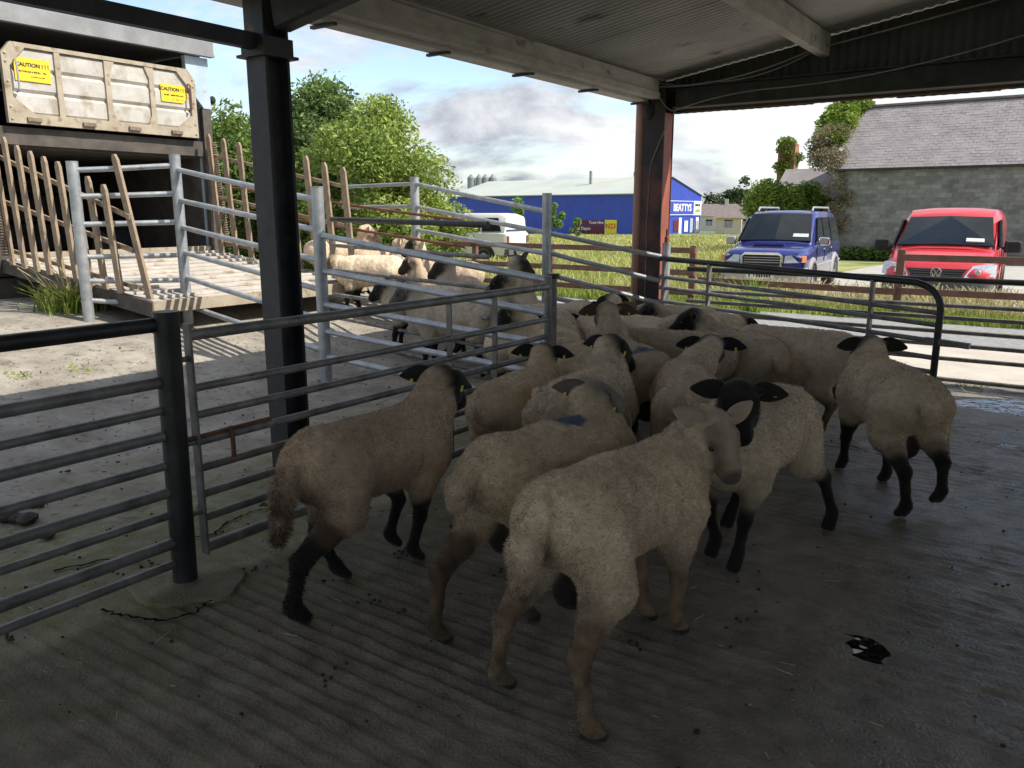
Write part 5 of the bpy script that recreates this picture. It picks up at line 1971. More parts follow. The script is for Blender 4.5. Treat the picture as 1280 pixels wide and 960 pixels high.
def blockwall():
    m_, nt, b = mat_base('grey_blockwork')
    L = nt.links.new
    tcn = nt.nodes.new('ShaderNodeTexCoord')
    sp_ = nt.nodes.new('ShaderNodeSeparateXYZ')
    L(tcn.outputs['Object'], sp_.inputs[0])
    dt = nt.nodes.new('ShaderNodeVectorMath')
    dt.operation = 'DOT_PRODUCT'
    L(tcn.outputs['Object'], dt.inputs[0])
    dt.inputs[1].default_value = tuple(V)
    cb = nt.nodes.new('ShaderNodeCombineXYZ')
    L(dt.outputs['Value'], cb.inputs[0])
    L(sp_.outputs[2], cb.inputs[1])
    br = nt.nodes.new('ShaderNodeTexBrick')
    br.inputs['Scale'].default_value = 1.0
    br.inputs['Brick Width'].default_value = .40
    br.inputs['Row Height'].default_value = .17
    br.inputs['Mortar Size'].default_value = .010
    br.inputs['Color1'].default_value = (.15, .147, .14, 1)
    br.inputs['Color2'].default_value = (.25, .243, .23, 1)
    br.inputs['Mortar'].default_value = (.19, .185, .175, 1)
    L(cb.outputs[0], br.inputs['Vector'])
    n_ = nt.nodes.new('ShaderNodeTexNoise')
    n_.inputs['Scale'].default_value = 1.6
    n_.inputs['Detail'].default_value = 12
    n_.inputs['Roughness'].default_value = .8
    L(tcn.outputs['Object'], n_.inputs['Vector'])
    mr = nt.nodes.new('ShaderNodeMapRange')
    mr.inputs['From Min'].default_value = .3
    mr.inputs['From Max'].default_value = .7
    mr.inputs['To Min'].default_value = .55
    mr.inputs['To Max'].default_value = 1.4
    L(n_.outputs['Fac'], mr.inputs['Value'])
    sc_2 = nt.nodes.new('ShaderNodeVectorMath')
    sc_2.operation = 'SCALE'
    L(br.outputs['Color'], sc_2.inputs[0])
    L(mr.outputs[0], sc_2.inputs['Scale'])
    L(sc_2.outputs[0], b.inputs['Base Color'])
    b.inputs['Roughness'].default_value = .95
    bn = nt.nodes.new('ShaderNodeBump')
    bn.inputs['Strength'].default_value = .6
    bn.inputs['Distance'].default_value = .02
    L(br.outputs['Fac'], bn.inputs['Height'])
    bn.invert = True
    L(bn.outputs[0], b.inputs['Normal'])
    return m_


M['block'] = blockwall()
M['leaf'] = attr_mat('leaves', .55, 1.5, .35, trans=.35, spec=.35)
M['bark'] = pm('bark', (.10, .08, .06), (.17, .14, .11), 6, .9, 0, .6, 20)
M['grass'] = attr_mat('grass_blades', .7, .8, .3, trans=.3)
M['chim'] = pm('brick_chimney', (.26, .13, .08), (.34, .18, .11), 6, .9)


def leaf_cloud(n, centers, size, cols, rnd, flat=.5, spread=.9):
    """centers: list of (xyz, radii); leaf quads concentrated near each clump's shell"""
    k = rnd.choice(len(centers), n, p=np.array([c_[1][0] * c_[1][1] for c_ in centers]) / sum(c_[1][0] * c_[1][1] for c_ in centers))
    cen = np.array([c_[0] for c_ in centers])[k]
    rad = np.array([c_[1] for c_ in centers])[k]
    d = rnd.normal(0, 1, (n, 3))
    d /= np.linalg.norm(d, axis=1)[:, None]
    rr_ = rnd.random(n) ** .42 * (1 + rnd.normal(0, .07, n))
    P_ = cen + d * rad * rr_[:, None]
    a = rnd.normal(0, 1, (n, 3))
    a[:, 2] = np.abs(a[:, 2]) * .7
    a /= np.linalg.norm(a, axis=1)[:, None]
    b = np.cross(a, rnd.normal(0, 1, (n, 3)))
    b /= np.linalg.norm(b, axis=1)[:, None] + 1e-9
    sz = size * (.6 + .8 * rnd.random(n))[:, None]
    q = np.stack([P_ - a * sz, P_ + b * sz * .42 - a * sz * .1, P_ + a * sz, P_ - b * sz * .42 - a * sz * .1], 1).reshape(-1, 3)
    f = np.arange(n * 4).reshape(-1, 4)
    tone = .5 + .5 * vnoise(P_, 1.1 / max(.3, rad.mean()), 5) + rnd.normal(0, .22, n)
    c0, c1 = np.array(cols[0]), np.array(cols[1])
    t = np.clip(tone, 0, 1)[:, None]
    cc = np.repeat(c0 * (1 - t) + c1 * t, 4, axis=0)
    return q, f, cc


def tree(name, label, base, h, rx, n, size, cols, seed, trunk=.12, clumps=26, low=.25, group=None, cat='tree', shape=1.0):
    rnd = np.random.default_rng(seed)
    base = np.array([base[0], base[1], gz(base[0], base[1])])
    rt = root(name, base, label, cat, group)
    cs = []
    for i in range(clumps):
        t = low + (1 - low) * rnd.random() ** .8
        prof = (math.sin(min(1, (t * .9 + .12)) * math.pi)) ** .6 * shape + .1
        a = rnd.uniform(0, 2 * math.pi)
        r_ = rx * prof * math.sqrt(rnd.random()) * .85
        cr = rx * rnd.uniform(.22, .42)
        cs.append((base + np.array([r_ * math.cos(a), r_ * math.sin(a), h * t - cr * .5]), (cr, cr, cr * rnd.uniform(.8, 1.25))))
    mm_ = MB()
    mm_.tube([base + ZUP * -.1, base + np.array([.04, .02, h * .3]), base + np.array([-.05, .06, h * .6]), base + np.array([.03, 0, h * .85])], [trunk, trunk * .8, trunk * .5, trunk * .15], 8)
    for c_, r_ in cs[::2]:
        z0_ = base[2] + h * random.uniform(.2, .55)
        s0_ = np.array([base[0], base[1], z0_])
        mm_.tube([s0_, s0_ * .5 + c_ * .5 + ZUP * .1, c_], [trunk * .45, trunk * .28, trunk * .08], 6)
    mm_.build('trunk', M['bark'], rt, smooth=True)
    q_, f_, c_ = leaf_cloud(n, cs, size, cols, rnd)
    q_[:, 2] = np.maximum(q_[:, 2], base[2] + .02)
    np_mesh('crown', q_, f_, M['leaf'], rt, col=c_)
    return rt


WIL = ((.15, .23, .04), (.42, .50, .12))
DKG = ((.06, .11, .03), (.20, .29, .08))
w1 = at(475, 290, 19.0)
tree('willow_bush', 'bright yellow-green willow bush growing beyond the lorry ramp', (w1[0], w1[1]), 4.0, 1.95, 52000, .055, WIL, 11, .07, 40, .08, cat='bush')
w1 = at(522, 290, 18.6)
tree('willow_bush', 'small bright willow bush at the edge of the long grass', (w1[0], w1[1]), 2.3, .85, 13000, .052, WIL, 12, .05, 22, .08, cat='bush')
w1 = at(410, 290, 24.0)
tree('broadleaf_tree', 'tall dark green tree standing behind the willow bush', (w1[0], w1[1]), 5.2, 2.3, 40000, .075, DKG, 13, .16, 36, .2)
w1 = at(300, 290, 23.0)
tree('broadleaf_tree', 'mid green tree showing between lorry and black stanchion', (w1[0], w1[1]), 4.4, 2.0, 22000, .075, ((.06, .11, .025), (.20, .28, .06)), 14, .14, 26, .1)
w1 = at(395, 290, 20.0)
tree('willow_bush', 'willow bush hemmed in by the black stanchion and palings', (w1[0], w1[1]), 3.0, 1.3, 9000, .075, ((.09, .15, .03), (.28, .36, .08)), 15, .05, 22, .05, cat='bush')
for px, Y, h_, r_, lb, sd in ((648, 60, 2.2, .9, 'slim sapling in front of the blue warehouse, by the parked white car', 21), (694, 62, 1.9, .75, 'sapling before the blue warehouse beside the maroon sign', 22), (720, 64, 1.0, .5, 'tiny sapling under the maroon sign', 23)):
    w1 = at(px, 285, Y)
    tree('sapling', lb, (w1[0], w1[1]), h_ + 1, r_, 1500, .12, ((.10, .2, .04), (.25, .40, .10)), sd, .04, 10, .1)

# ---------------------------------------------------------------- blue warehouse
B0 = np.array([16.4, 110.0])
wd_ = np.array([-.778, .628])                      # long wall runs away to the left
gd_ = np.array([.628, .778])                       # gable runs away to the right
zb_ = -1.5
wh = root('blue_warehouse', (B0[0], B0[1], zb_), 'blue profiled steel warehouse with pale green roof beyond the field', 'warehouse')
ze, zr, Lw, Lg_ = 4.15, 6.6, 34.0, 20.0


def B3(a, b, z):
    return np.array([B0[0] + wd_[0] * a + gd_[0] * b, B0[1] + wd_[1] * a + gd_[1] * b, z])


def profiled(o, d, L, zb__, zt_fn, mat, par, name, step=.5, dep=.06):
    n_ = int(L / step) * 4
    nrm = np.array([d[1], -d[0], 0.0])
    if nrm @ (np.array([0, 0, 0]) - o) < 0:
        nrm = -nrm
    vs, fs = [], []
    for i in range(n_ + 1):
        s_ = L * i / n_
        off_ = dep if (i % 4) in (1, 2) else 0
        b_ = o + np.array([d[0], d[1], 0]) * s_ + nrm * off_
        vs += [b_ + ZUP * zb__, b_ + ZUP * zt_fn(s_)]
    for i in range(n_):
        fs.append((2 * i, 2 * i + 2, 2 * i + 3, 2 * i + 1))
    mm_ = MB()
    mm_.add(vs, fs)
    return mm_.build(name, M[mat], par)


profiled(B3(0, 0, 0), wd_, Lw, zb_, lambda s_: ze, 'whblue', wh, 'long_wall')
profiled(B3(0, 0, 0), gd_, Lg_, zb_, lambda s_: ze + (zr - ze) * (1 - abs(s_ - Lg_ / 2) / (Lg_ / 2)), 'whblue', wh, 'gable_wall')
profiled(B3(Lw, 0, 0), gd_, Lg_, zb_, lambda s_: ze + (zr - ze) * (1 - abs(s_ - Lg_ / 2) / (Lg_ / 2)), 'whblue', wh, 'gable_wall')
for b0_, b1_ in ((-.4, Lg_ / 2), (Lg_ + .4, Lg_ / 2)):
    mm = MB()
    zlo = ze - .1
    mm.loft([[B3(-.3, b0_, zlo + .06), B3(-.3, b1_, zr + .12), B3(-.3, b1_, zr + .02), B3(-.3, b0_, zlo - .04)], [B3(Lw + .3, b0_, zlo + .06), B3(Lw + .3, b1_, zr + .12), B3(Lw + .3, b1_, zr + .02), B3(Lw + .3, b0_, zlo - .04)]])
    mm.build('roof', M['whroof'], wh)
mm = MB()
mm.tube([B3(-.1, -.12, zb_), B3(-.1, -.12, ze)], .14, 8)
mm.build('downpipe', M['white'], wh)
mm = MB()
mm.tube([B3(11, 6, 5.5), B3(11, 6, 7.6)], .22, 8)
mm.build('flue', M['silo'], wh)
mm = MB()
mm.bar(B3(-.1, -.15, ze - .12), B3(Lw, -.15, ze - .12), .2, .18)
mm.build('gutter', M['silo'], wh)
WN = np.array([-gd_[0], -gd_[1], 0])               # long wall faces this way
GN = np.array([-wd_[0], -wd_[1], 0])


def sign(par, o, ex, w_, h_, nrm, mat, name='sign_board'):
    mm_ = MB()
    mm_.prism([(-w_ / 2, -h_ / 2), (w_ / 2, -h_ / 2), (w_ / 2, h_ / 2), (-w_ / 2, h_ / 2)], o + nrm * .07, ex, ZUP, nrm, .06)
    return mm_.build(name, M[mat], par)


wex = -np.array([wd_[0], wd_[1], 0])
gex = np.array([gd_[0], gd_[1], 0])
o_ = B3(7.2, 0, -.05)
s1 = sign(wh, o_ + ZUP * .28, wex, 5.0, .62, WN, 'maroon')
text_mesh('lettering', 'Tools Hire', .55, o_ + wex * 1.3 + ZUP * .28 + WN * .16, wex, ZUP, WN, 'white', s1, .01)
s1 = sign(wh, o_ + ZUP * -.75, wex, 5.0, 1.2, WN, 'maroon')
text_mesh('lettering', 'Fuel Depot', .6, o_ - wex * 1.0 + ZUP * -.55 + WN * .16, wex, ZUP, WN, 'white', s1, .01)
for a_ in (3.55, 20.2):
    o_ = B3(a_, 0, -.35)
    s1 = sign(wh, o_, wex, 1.9, 1.9, WN, 'yellow')
    text_mesh('lettering', 'N23', .95, o_ + ZUP * .1 + WN * .16, wex, ZUP, WN, 'redink', s1, .02)
o_ = B3(0, 12.4, 2.25)
s1 = sign(wh, o_ + gex * .6, gex, 8.6, 1.9, GN, 'whblue')
mm = MB()
for zz2 in (-.98, .98):
    mm.bar(o_ - gex * 4 + ZUP * zz2 + GN * .17, o_ + gex * 4.8 + ZUP * zz2 + GN * .17, .05, .09)
mm.build('sign_border', M['white'], s1)
text_mesh('lettering', 'BEATTYS', 1.42, o_ + gex * 1.2 + GN * .2, gex, ZUP, GN, 'white', s1, .05)
o_ = B3(0, 18.6, 2.25)
s1 = sign(wh, o_, gex, 2.5, 2.1, GN, 'white')
mm = MB()
mm.prism([(-.8, -.6), (.9, -.6), (.8, -.3), (.1, -.05), (-.7, -.3)], o_ + GN * .14, gex, ZUP, GN, .02)
mm.build('sign_swoosh', M['green'], s1)
worn_print('sign_marks', 1.7, .45, o_ + ZUP * .45 + GN * .16, gex, ZUP, 'ink', s1, 5, 7)
for b_, z_, w_, h_, mt in ((11.9, -.3, 1.5, 1.6, 'maroon'), (13.2, -.3, .8, 2.3, 'white'), (15.1, -.4, 1.1, 1.6, 'white'), (16.8, -.3, .9, 2.1, 'truckblue'), (18.7, -.2, .9, 2.2, 'white')):
    sign(wh, B3(0, b_, z_), gex, w_, h_, GN, mt, 'poster')
for k, (px, lb) in enumerate(((589, 'left'), (599, 'b'), (607, 'c'), (616, 'd'))):
    s_ = at(px, 228, 185)
    rs = root('silo', (s_[0], s_[1], -1.5), 'grey feed silo with conical cap rising behind the blue warehouse roof', 'silo', 'silos behind the warehouse')
    mm = MB()
    mm.tube([(s_[0], s_[1], -1.5), (s_[0], s_[1], 9.2)], .88, 14)
    mm.build('tank', M['silo'], rs, smooth=True)
    mm = MB()
    mm.tube([(s_[0], s_[1], 9.2), (s_[0], s_[1], 9.7), (s_[0], s_[1], 10.0)], [.88, .4, .12], 14)
    mm.build('cap', M['silo'], rs, smooth=True)

# ---------------------------------------------------------------- block barn with slate roof
E0 = np.array([14.0, 35.4])


def K3(a, b, z):
    return np.array([E0[0] + V[0] * a + U[0] * b, E0[1] + V[1] * a + U[1] * b, z])


zg = -.35
barn = root('block_barn', (E0[0], E0[1], zg), 'grey blockwork barn with long purple-grey slate roof behind the red van', 'barn')
Lb, Wb, zev, zrd = 20.0, 6.6, 3.42, 6.25
mm = MB()
mm.prism([(0, 0), (Lb, 0), (Lb, .4), (0, .4)], K3(0, 0, zg - .1), V, U, ZUP, zev - zg)
mm.prism([(0, Wb - .4), (Lb, Wb - .4), (Lb, Wb), (0, Wb)], K3(0, 0, zg - .1), V, U, ZUP, zev - zg)
for a_ in (0.01, Lb - .41):
    mm.prism([(.405, zg), (Wb - .405, zg), (Wb - .405, zev), (Wb / 2, zrd - .15), (.405, zev)], K3(a_, 0, 0), U, ZUP, V, .4)
mm.build('wall', M['block'], barn)
for sgn in (1, -1):
    e_b = -.18 if sgn > 0 else Wb + .18
    mm = MB()
    lo_, hi_ = np.array([e_b, zev - .02]), np.array([Wb / 2, zrd])
    mm.loft([[K3(-.1, lo_[0], lo_[1] - .06), K3(-.1, lo_[0], lo_[1]), K3(-.1, hi_[0], hi_[1]), K3(-.1, hi_[0], hi_[1] - .08)], [K3(Lb + .1, lo_[0], lo_[1] - .06), K3(Lb + .1, lo_[0], lo_[1]), K3(Lb + .1, hi_[0], hi_[1]), K3(Lb + .1, hi_[0], hi_[1] - .08)]])
    rf = mm.build('roof', M['slate'], barn)
    if sgn > 0:                                     # the slope we see carries single slates
        sl = hi_ - lo_
        Ls = np.linalg.norm(sl)
        sl = sl / Ls
        nrm2 = np.array([-sl[1], sl[0]])
        rows = int(Ls / .19)
        Vs, Fs = [], []
        rs_ = random.Random(4)
        for r_ in range(rows):
            s0_ = r_ * .19
            off_ = .14 if r_ % 2 else 0
            a_ = -.1 + off_
            while a_ < Lb:
                w_ = .285 + rs_.uniform(-.03, .015)
                t_ = .010 + rs_.uniform(-.003, .008)
                if rs_.random() < .012:
                    a_ += .29
                    continue
                p0_, p1_ = lo_ + sl * (s0_ - .02 + rs_.uniform(-.012, .012)) + nrm2 * t_, lo_ + sl * min(Ls, s0_ + .20) + nrm2 * .006
                k_ = len(Vs)
                Vs += [K3(a_, p0_[0], p0_[1]), K3(a_ + w_, p0_[0], p0_[1]), K3(a_ + w_, p1_[0], p1_[1]), K3(a_, p1_[0], p1_[1]), K3(a_, *(p0_ - nrm2 * .014)), K3(a_ + w_, *(p0_ - nrm2 * .014))]
                Fs += [(k_, k_ + 1, k_ + 2, k_ + 3), (k_ + 4, k_ + 5, k_ + 1, k_)]
                a_ += .29
        mm = MB()
        mm.add(Vs, Fs)
        tag(mm.build('slates', M['slate'], rf), kind='stuff')
mm = MB()
mm.bar(K3(-.1, Wb / 2, zrd + .03), K3(Lb + .1, Wb / 2, zrd + .03), .28, .10)
mm.build('ridge_tiles', M['slate2'], barn)
mm = MB()
mm.bar(K3(-.1, -.22, zev - .06), K3(Lb, -.22, zev - .06), .12, .10)
mm.build('gutter', M['black'], barn)
# cottage behind the barn with an overgrown chimney
ck = root('cottage', K3(-3.2, 4.5, zg), 'low slated cottage with chimney, half hidden by greenery at the barn end', 'cottage')
mm = MB()
mm.prism([(-3.4, 2.6), (-.5, 2.6), (-.5, 6.4), (-3.4, 6.4)], K3(0, 0, zg), V, U, ZUP, 2.4 - zg)
mm.build('wall', M['block'], ck)
mm = MB()
mm.loft([[K3(-3.6, 2.4, 2.3), K3(-3.6, 4.5, 3.7), K3(-3.6, 6.6, 2.3)], [K3(-.3, 2.4, 2.3), K3(-.3, 4.5, 3.7), K3(-.3, 6.6, 2.3)]])
cr_ = mm.build('roof', M['slate'], ck)
cx = at(984, 215, 45)
mm = MB()
mm.prism([(-.45, -.35), (.45, -.35), (.45, .35), (-.45, .35)], np.array([cx[0], cx[1], 3.2]), V, U, ZUP, 2.0)
mm.build('chimney', M['chim'], cr_)


def bush(name, label, centers, n, size, cols, seed, cat, mat='leaf', stem=True):
    rnd = np.random.default_rng(seed)
    b_ = np.array(centers[0][0], float).copy()
    b_[2] = gz(b_[0], b_[1])
    rt_ = root(name, b_, label, cat)
    q_, f_, c_ = leaf_cloud(n, [(np.array(c0_, float), r_) for c0_, r_ in centers], size, cols, rnd)
    np_mesh('foliage', q_, f_, M[mat], rt_, col=c_)
    if not stem:
        return rt_
    mm_ = MB()
    for c0_, r_ in centers[:3]:
        c0_ = np.array(c0_, float)
        mm_.tube([b_, b_ * .5 + c0_ * .5 + np.array([.1, .1, 0]), c0_], [.035, .025, .01], 6)
    mm_.build('stem', M['bark'], rt_)
    return rt_


IVY = ((.10, .17, .02), (.30, .40, .06))
roofpt = lambda a_, f_: K3(a_, -.18 + (Wb / 2 + .18) * f_, zev + (zrd - zev) * f_ + .12)
cs_ = []
for i in range(30):
    f_ = .38 + .66 * i / 29
    cs_.append((roofpt(-.75 + random.uniform(-.5, .45) + .5 * (f_ > .9), min(f_, 1.0)) + ZUP * random.uniform(-.1, .15), (.5, .5, .38)))
bush('ivy', 'bright green ivy climbing the verge of the slate roof', cs_, 16000, .085, IVY, 31, 'ivy', stem=False)
cs_ = []
for i in range(12):
    f_ = .05 + .4 * i / 11
    cs_.append((roofpt(-.8 + random.uniform(-.5, .6), f_) + ZUP * random.uniform(-.3, .25), (.55, .5, .5)))
for i in range(9):
    cs_.append((K3(random.uniform(-.7, .5), -.15, zg + random.uniform(1.2, 3.6)), (.42, .25, .45)))
bush('dry_climber', 'tangled brown leafless climber over the barn corner', cs_, 9000, .06, ((.17, .14, .09), (.34, .29, .19)), 32, 'climber', stem=False)
cs_ = [((cx[0] + random.uniform(-.25, .25), cx[1], 3.3 + i * .2), (random.uniform(.45, .68), .6, .32)) for i in range(11)]
bush('ivy', 'ivy wrapped round the cottage chimney', cs_, 6500, .09, ((.09, .13, .02), (.22, .30, .05)), 33, 'ivy', stem=False)
cs_ = []
for px, py in ((950, 248), (960, 238), (968, 250), (945, 258), (985, 245), (1000, 250), (1012, 242), (1020, 255), (992, 258), (1008, 262), (975, 262), (955, 265)):
    w_ = at(px, py, 38)
    cs_.append((w_, (.75, .7, .6)))
bush('hedge', 'bright and dark green overgrown hedge between barn end and blue car', cs_, 14000, .085, ((.09, .15, .025), (.36, .46, .08)), 34, 'hedge')
cs_ = [(K3(a_, -.35, zg + .25), (.4, .3, .3)) for a_ in np.arange(0.3, 4.2, .45)]
bush('weeds', 'strip of weeds growing along the foot of the block wall', cs_, 2500, .09, ((.05, .10, .02), (.16, .24, .05)), 35, 'weeds')

# ---------------------------------------------------------------- houses and woods far off
M['render'] = pm('cream_render', (.52, .50, .46), (.60, .58, .54), .5, .9)
M['ochre'] = pm('ochre_render', (.55, .42, .22), None, rough=.9)
for px, py, Y, w_, h_, d_, mt, lb in ((886, 288, 150, 9, 2.6, 8, 'render', 'grey bungalow with hipped slate roof beyond the warehouse'), (905, 284, 165, 11, 2.7, 8, 'render', 'cream bungalow with wide slate roof seen over the meadow'),
                                      (910, 290, 120, 3.6, 2.3, 5, 'ochre', 'small ochre shed in front of the bungalows')):
    b_ = at(px, 285, Y)
    z0_ = gz(b_[0], b_[1])
    hs = root('bungalow' if mt == 'render' else 'garden_shed', (b_[0], b_[1], z0_), lb, 'house' if mt == 'render' else 'shed')
    fr = (np.array([b_[0], b_[1], z0_]), np.array([.95, -.31, 0]), np.array([.31, .95, 0]), ZUP)
    mm = MB(fr)
    mm.box((-w_ / 2, 0, 0), (w_ / 2, d_, h_))
    mm.build('wall', M[mt], hs)
    mm = MB(fr)
    mm.loft([[(-w_ / 2 - .3, -.3, h_), (-w_ / 2 - .3, d_ / 2, h_ + d_ * .28), (-w_ / 2 - .3, d_ + .3, h_)], [(w_ / 2 + .3, -.3, h_), (w_ / 2 + .3, d_ / 2, h_ + d_ * .28), (w_ / 2 + .3, d_ + .3, h_)]])
    mm.build('roof', M['slate2'], hs)
    for k in range(3 if w_ > 5 else 1):
        mm = MB(fr)
        x_ = -w_ / 2 + w_ * (k + .5) / (3 if w_ > 5 else 1)
        mm.box((x_ - .6, -.05, .9), (x_ + .6, .03, 2.0))
        mm.build('window', M['glass'], hs)
    if w_ > 5:
        mm = MB(fr)
        mm.box((w_ * .3 - .3, d_ / 2 - .3, h_ + 1.2), (w_ * .3 + .3, d_ / 2 + .3, h_ + d_ * .28 + .9))
        mm.build('chimney', M['render'], hs)
fw_ = root('palisade_fence', tuple(at(900, 290, 112)), 'grey palisade fence in front of the far bungalows', 'fence')
for i in range(46):
    b_ = at(868 + i * 1.7, 287, 112)
    mm = MB()
    mm.box((b_[0] - .05, b_[1], -1.6), (b_[0] + .05, b_[1] + .03, .45))
    mm.build('pale', M['silo'], fw_)
for i, (px, Y, h_, r_) in enumerate(((885, 230, 8, 5), (905, 240, 9, 6), (922, 235, 10, 5), (936, 225, 14, 4.5), (950, 220, 11, 6), (965, 230, 9, 6), (900, 200, 6, 4), (925, 190, 5.5, 4), (1000, 240, 8, 7), (862, 250, 7, 6), (560, 230, 7, 7), (640, 260, 6, 7), (520, 230, 8, 7))):
    w1 = at(px, 285, Y)
    tree('distant_tree', ['dark distant tree on the skyline beyond the bungalows', 'rounded distant tree on the skyline'][i > 7] if i != 3 else 'tallest dark pine on the skyline beyond the bungalows',
         (w1[0], w1[1]), h_, r_, 1500, .5, ((.03, .055, .02), (.09, .13, .045)), 60 + i, .25, 14, .1, group=None if i == 3 else ['skyline trees', 'outer skyline trees'][i > 7])

# ---------------------------------------------------------------- grass
def grass(name, label, xy, hts, wid, cols, seed, heads=0.0, lean=.35):
    rnd = np.random.default_rng(seed)
    n = len(xy)
    z0_ = ground_z(xy[:, 0], xy[:, 1]) - .03
    a = rnd.uniform(0, 2 * math.pi, n)
    b0 = np.stack([xy[:, 0], xy[:, 1], z0_], 1)
    side = np.stack([np.cos(a), np.sin(a), 0 * a], 1) * wid[:, None]
    lv = np.stack([rnd.normal(0, lean, n), rnd.normal(0, lean, n), np.ones(n)], 1)
    t1 = b0 + lv * (hts * .55)[:, None] * np.array([.5, .5, 1])
    t2 = b0 + lv * hts[:, None] * np.array([1, 1, .95])
    q_ = np.stack([b0 - side, b0 + side, t1 + side * .8, t1 - side * .8, t2 + side * (.15 + heads), t2 - side * (.15 + heads)], 1).reshape(-1, 3)
    k = np.arange(n)[:, None] * 6
    f_ = np.concatenate([k + np.array([[0, 1, 2, 3]]), k + np.array([[3, 2, 4, 5]])])
    t = np.clip(.5 + .5 * vnoise(np.stack([xy[:, 0], xy[:, 1], 0 * a], 1), .8, seed) + rnd.normal(0, .25, n), 0, 1)[:, None]
    c_ = np.array(cols[0]) * (1 - t) + np.array(cols[1]) * t
    o_ = np_mesh(name, q_, f_, M['grass'], col=np.repeat(c_, 6, axis=0))
    return tag(o_, label, 'grass', kind='stuff')


def scatter(n, p0, p1, q0, q1, seed):
    rnd = np.random.default_rng(seed)
    pp, qq = rnd.uniform(p0, p1, n), rnd.uniform(q0, q1, n)
    return np.stack([A0[0] + U[0] * pp + V[0] * qq, A0[1] + U[1] * pp + V[1] * qq], 1), rnd


xy, r_ = scatter(42000, 10.0, 11.9, -16, 9, 1)
grass('verge_grass', 'short bright green grass on the verge along the road', xy, .08 + .13 * r_.random(len(xy)), .006 + .006 * r_.random(len(xy)), ((.22, .32, .04), (.44, .52, .12)), 1)
xy, r_ = scatter(5200, 10.6, 12.0, -1.6, 9, 2)
grass('verge_grass', 'tall dry seeding grass along the brown fence before the vehicles', xy, .22 + .38 * r_.random(len(xy)), .004 + .004 * r_.random(len(xy)), ((.36, .34, .14), (.62, .54, .32)), 2, heads=.9)
rn = np.random.default_rng(5)
n_ = 60000
Yf = 12 + 75 * rn.random(n_) ** 1.6
xf = (rn.uniform(-.16, .32, n_)) * Yf
xy = np.stack([xf, Yf], 1)
pf_ = (xf - A0[0]) * U[0] + (Yf - A0[1]) * U[1]
qf_ = (xf - A0[0]) * V[0] + (Yf - A0[1]) * V[1]
keep = (pf_ > 10.5) & ~((qf_ > -2.2) & (pf_ > 11.4) & (pf_ < 32.2))
xy = xy[keep]
sc_f = np.clip(np.hypot(xy[:, 0], xy[:, 1]) / 16, 1, 4)
grass('meadow_grass', 'long yellow-green meadow grass in the field', xy, (.18 + .30 * rn.random(len(xy))), (.006 + .006 * rn.random(len(xy))) * sc_f, ((.28, .34, .08), (.60, .56, .24)), 6, heads=.4)


def tuft(label, px, py, n, h_, cols, seed, rad=.25, name='grass_tuft'):
    rnd = np.random.default_rng(seed)
    g_ = gp(px, py, .3)
    for _ in range(4):
        g_ = gp(px, py, gz(g_[0], g_[1]))
    xy_ = g_[:2] + rnd.normal(0, rad, (n, 2))
    o_ = grass(name, label, xy_, h_ * (.4 + .8 * rnd.random(n)), .005 + .005 * rnd.random(n), cols, seed, heads=.3, lean=.5)
    o_['category'] = 'grass'
    return o_


tuft('green grass tuft with seed heads growing in the yard before the ramp', 92, 402, 700, .28, ((.14, .22, .03), (.36, .42, .09)), 41, .14)
tuft('straw seed stalks rising from the yard grass tuft', 88, 400, 60, .52, ((.42, .35, .16), (.55, .46, .24)), 42, .12, 'seed_stalks')
tuft('tiny weed in a crack of the pale yard', 30, 466, 60, .05, ((.15, .22, .04), (.3, .36, .1)), 43, .06, 'weed')
tuft('small flat weed in the pale yard beside the fence post', 95, 457, 60, .05, ((.15, .22, .04), (.3, .36, .1)), 44, .08, 'weed')
tuft('single bright green weed standing by the brown fence before the blue car', 940, 390, 160, .55, ((.22, .36, .05), (.4, .5, .1)), 45, .10, 'weed')
tuft('low weed on the pale apron under the straight gate', 1215, 484, 90, .06, ((.2, .28, .05), (.36, .42, .1)), 46, .10, 'weed')

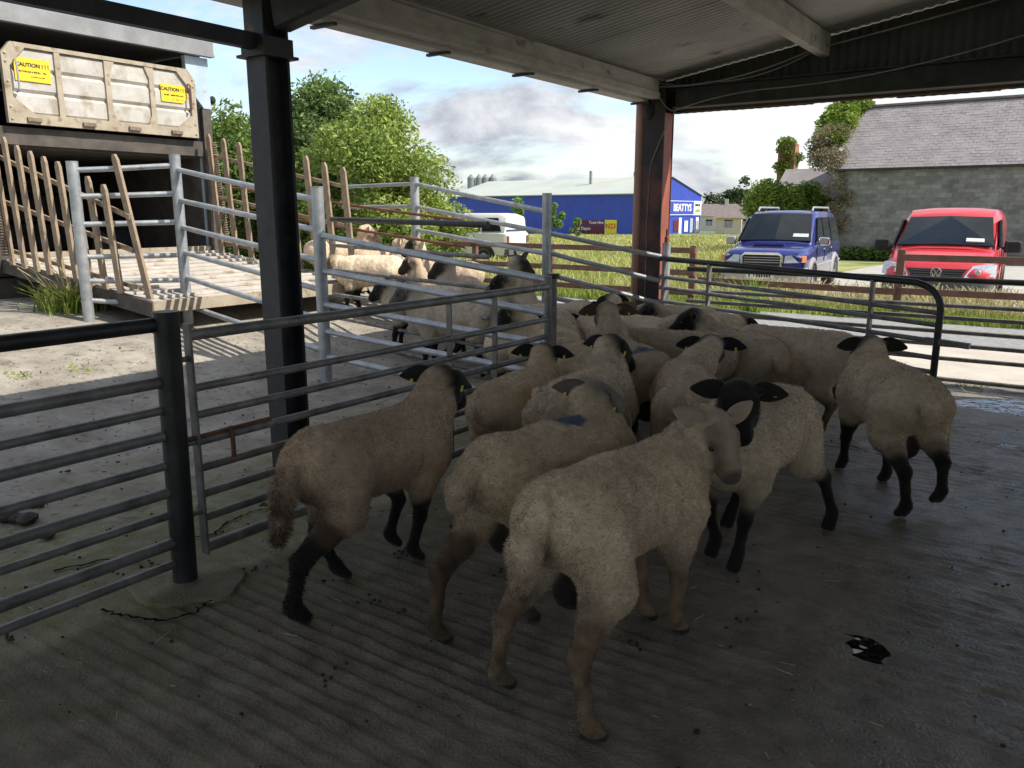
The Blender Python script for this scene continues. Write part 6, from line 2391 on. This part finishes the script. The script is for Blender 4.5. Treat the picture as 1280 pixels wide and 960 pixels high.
# ---------------------------------------------------------------- dung, stones, cracks
M['dung'] = pm('dark_dung', (.022, .017, .012), (.05, .04, .028), 20, .8, 0, .8, 40)
rs_ = random.Random(9)
for px, py, r_, lb in ((22, 652, .095, 'large dark dung heap lying in the yard behind the steel fence'), (55, 672, .05, 'flat dung piece beside the large dung heap'), (82, 590, .03, 'small dung clod under the middle fence rails'), (126, 548, .022, 'pair-sized dung clod in the yard near the fence'),
                       (146, 578, .02, 'little round clod near the thick fence post'), (48, 633, .04, 'flat clod above the dung heap'), (198, 562, .012, 'crumb of dung beside the thick fence post'), (130, 590, .012, 'crumb of dung between two fence rails'), (325, 632, .03, 'clod of dung behind the pen gate')):
    g_ = gp(px, py)
    mm = MB()
    nb_ = 9 if r_ > .06 else 4
    for k in range(nb_):
        rr2 = r_ * rs_.uniform(.28, .5)
        an = rs_.uniform(0, 6.28)
        dd = r_ * rs_.uniform(0, .8)
        mm.ball((g_[0] + dd * math.cos(an) * 1.3, g_[1] + dd * math.sin(an), rr2 * .35), (rr2 * 1.2, rr2, rr2 * .6), 8)
    tag(mm.build('dung', M['dung'], loc=(g_[0], g_[1], 0), smooth=True), lb, 'dung')
nn_ = 1400
rnd = np.random.default_rng(77)
mm = MB()
for k in range(2200):
    p_, q_ = rnd.uniform(-3.5, 5.0), rnd.uniform(-3.5, 5.5)
    if q_ > .6 and rnd.random() < .55:
        continue
    b_ = SH(p_, q_, 0)
    z_ = gz(b_[0], b_[1])
    r_ = rnd.uniform(.002, .007) * (1.6 if rnd.random() < .08 else 1)
    mm.ball((b_[0], b_[1], z_ + r_ * .5 + .002), (r_ * 1.3, r_, r_ * .8), 6)
tag(mm.build('floor_crumbs', M['dung']), 'loose dark crumbs and grit scattered over the floor', 'grit', kind='stuff')

M['straw'] = pm('straw', (.42, .34, .17), (.55, .46, .26), 20, .8)
mm = MB()
for k in range(420):
    p_, q_ = rnd.uniform(-3.5, 5.0), rnd.uniform(-2.2, 5.2)
    b_ = SH(p_, q_, 0)
    z_ = gz(b_[0], b_[1]) + .008
    an = rnd.uniform(0, 6.28)
    ln_ = rnd.uniform(.008, .035)
    d_ = np.array([math.cos(an), math.sin(an), rnd.uniform(-.05, .1)]) * ln_
    mm.bar(b_ + ZUP * z_ - d_, b_ + ZUP * z_ + d_, .0028, .0022)
tag(mm.build('straw_bits', M['straw']), 'short pale straw bits scattered on the floor', 'straw', kind='stuff')
mm = MB()
for k in range(70):
    p_, q_ = rnd.uniform(-3.2, 4.5), rnd.uniform(.4, 5.0)
    for j in range(rnd.integers(3, 9)):
        b_ = SH(p_ + rnd.normal(0, .035), q_ + rnd.normal(0, .035), 0)
        mm.ball((b_[0], b_[1], .008), (.0085, .007, .006), 6)
tag(mm.build('droppings', M['dung']), 'small clusters of sheep droppings on the ridged floor', 'droppings', kind='stuff')
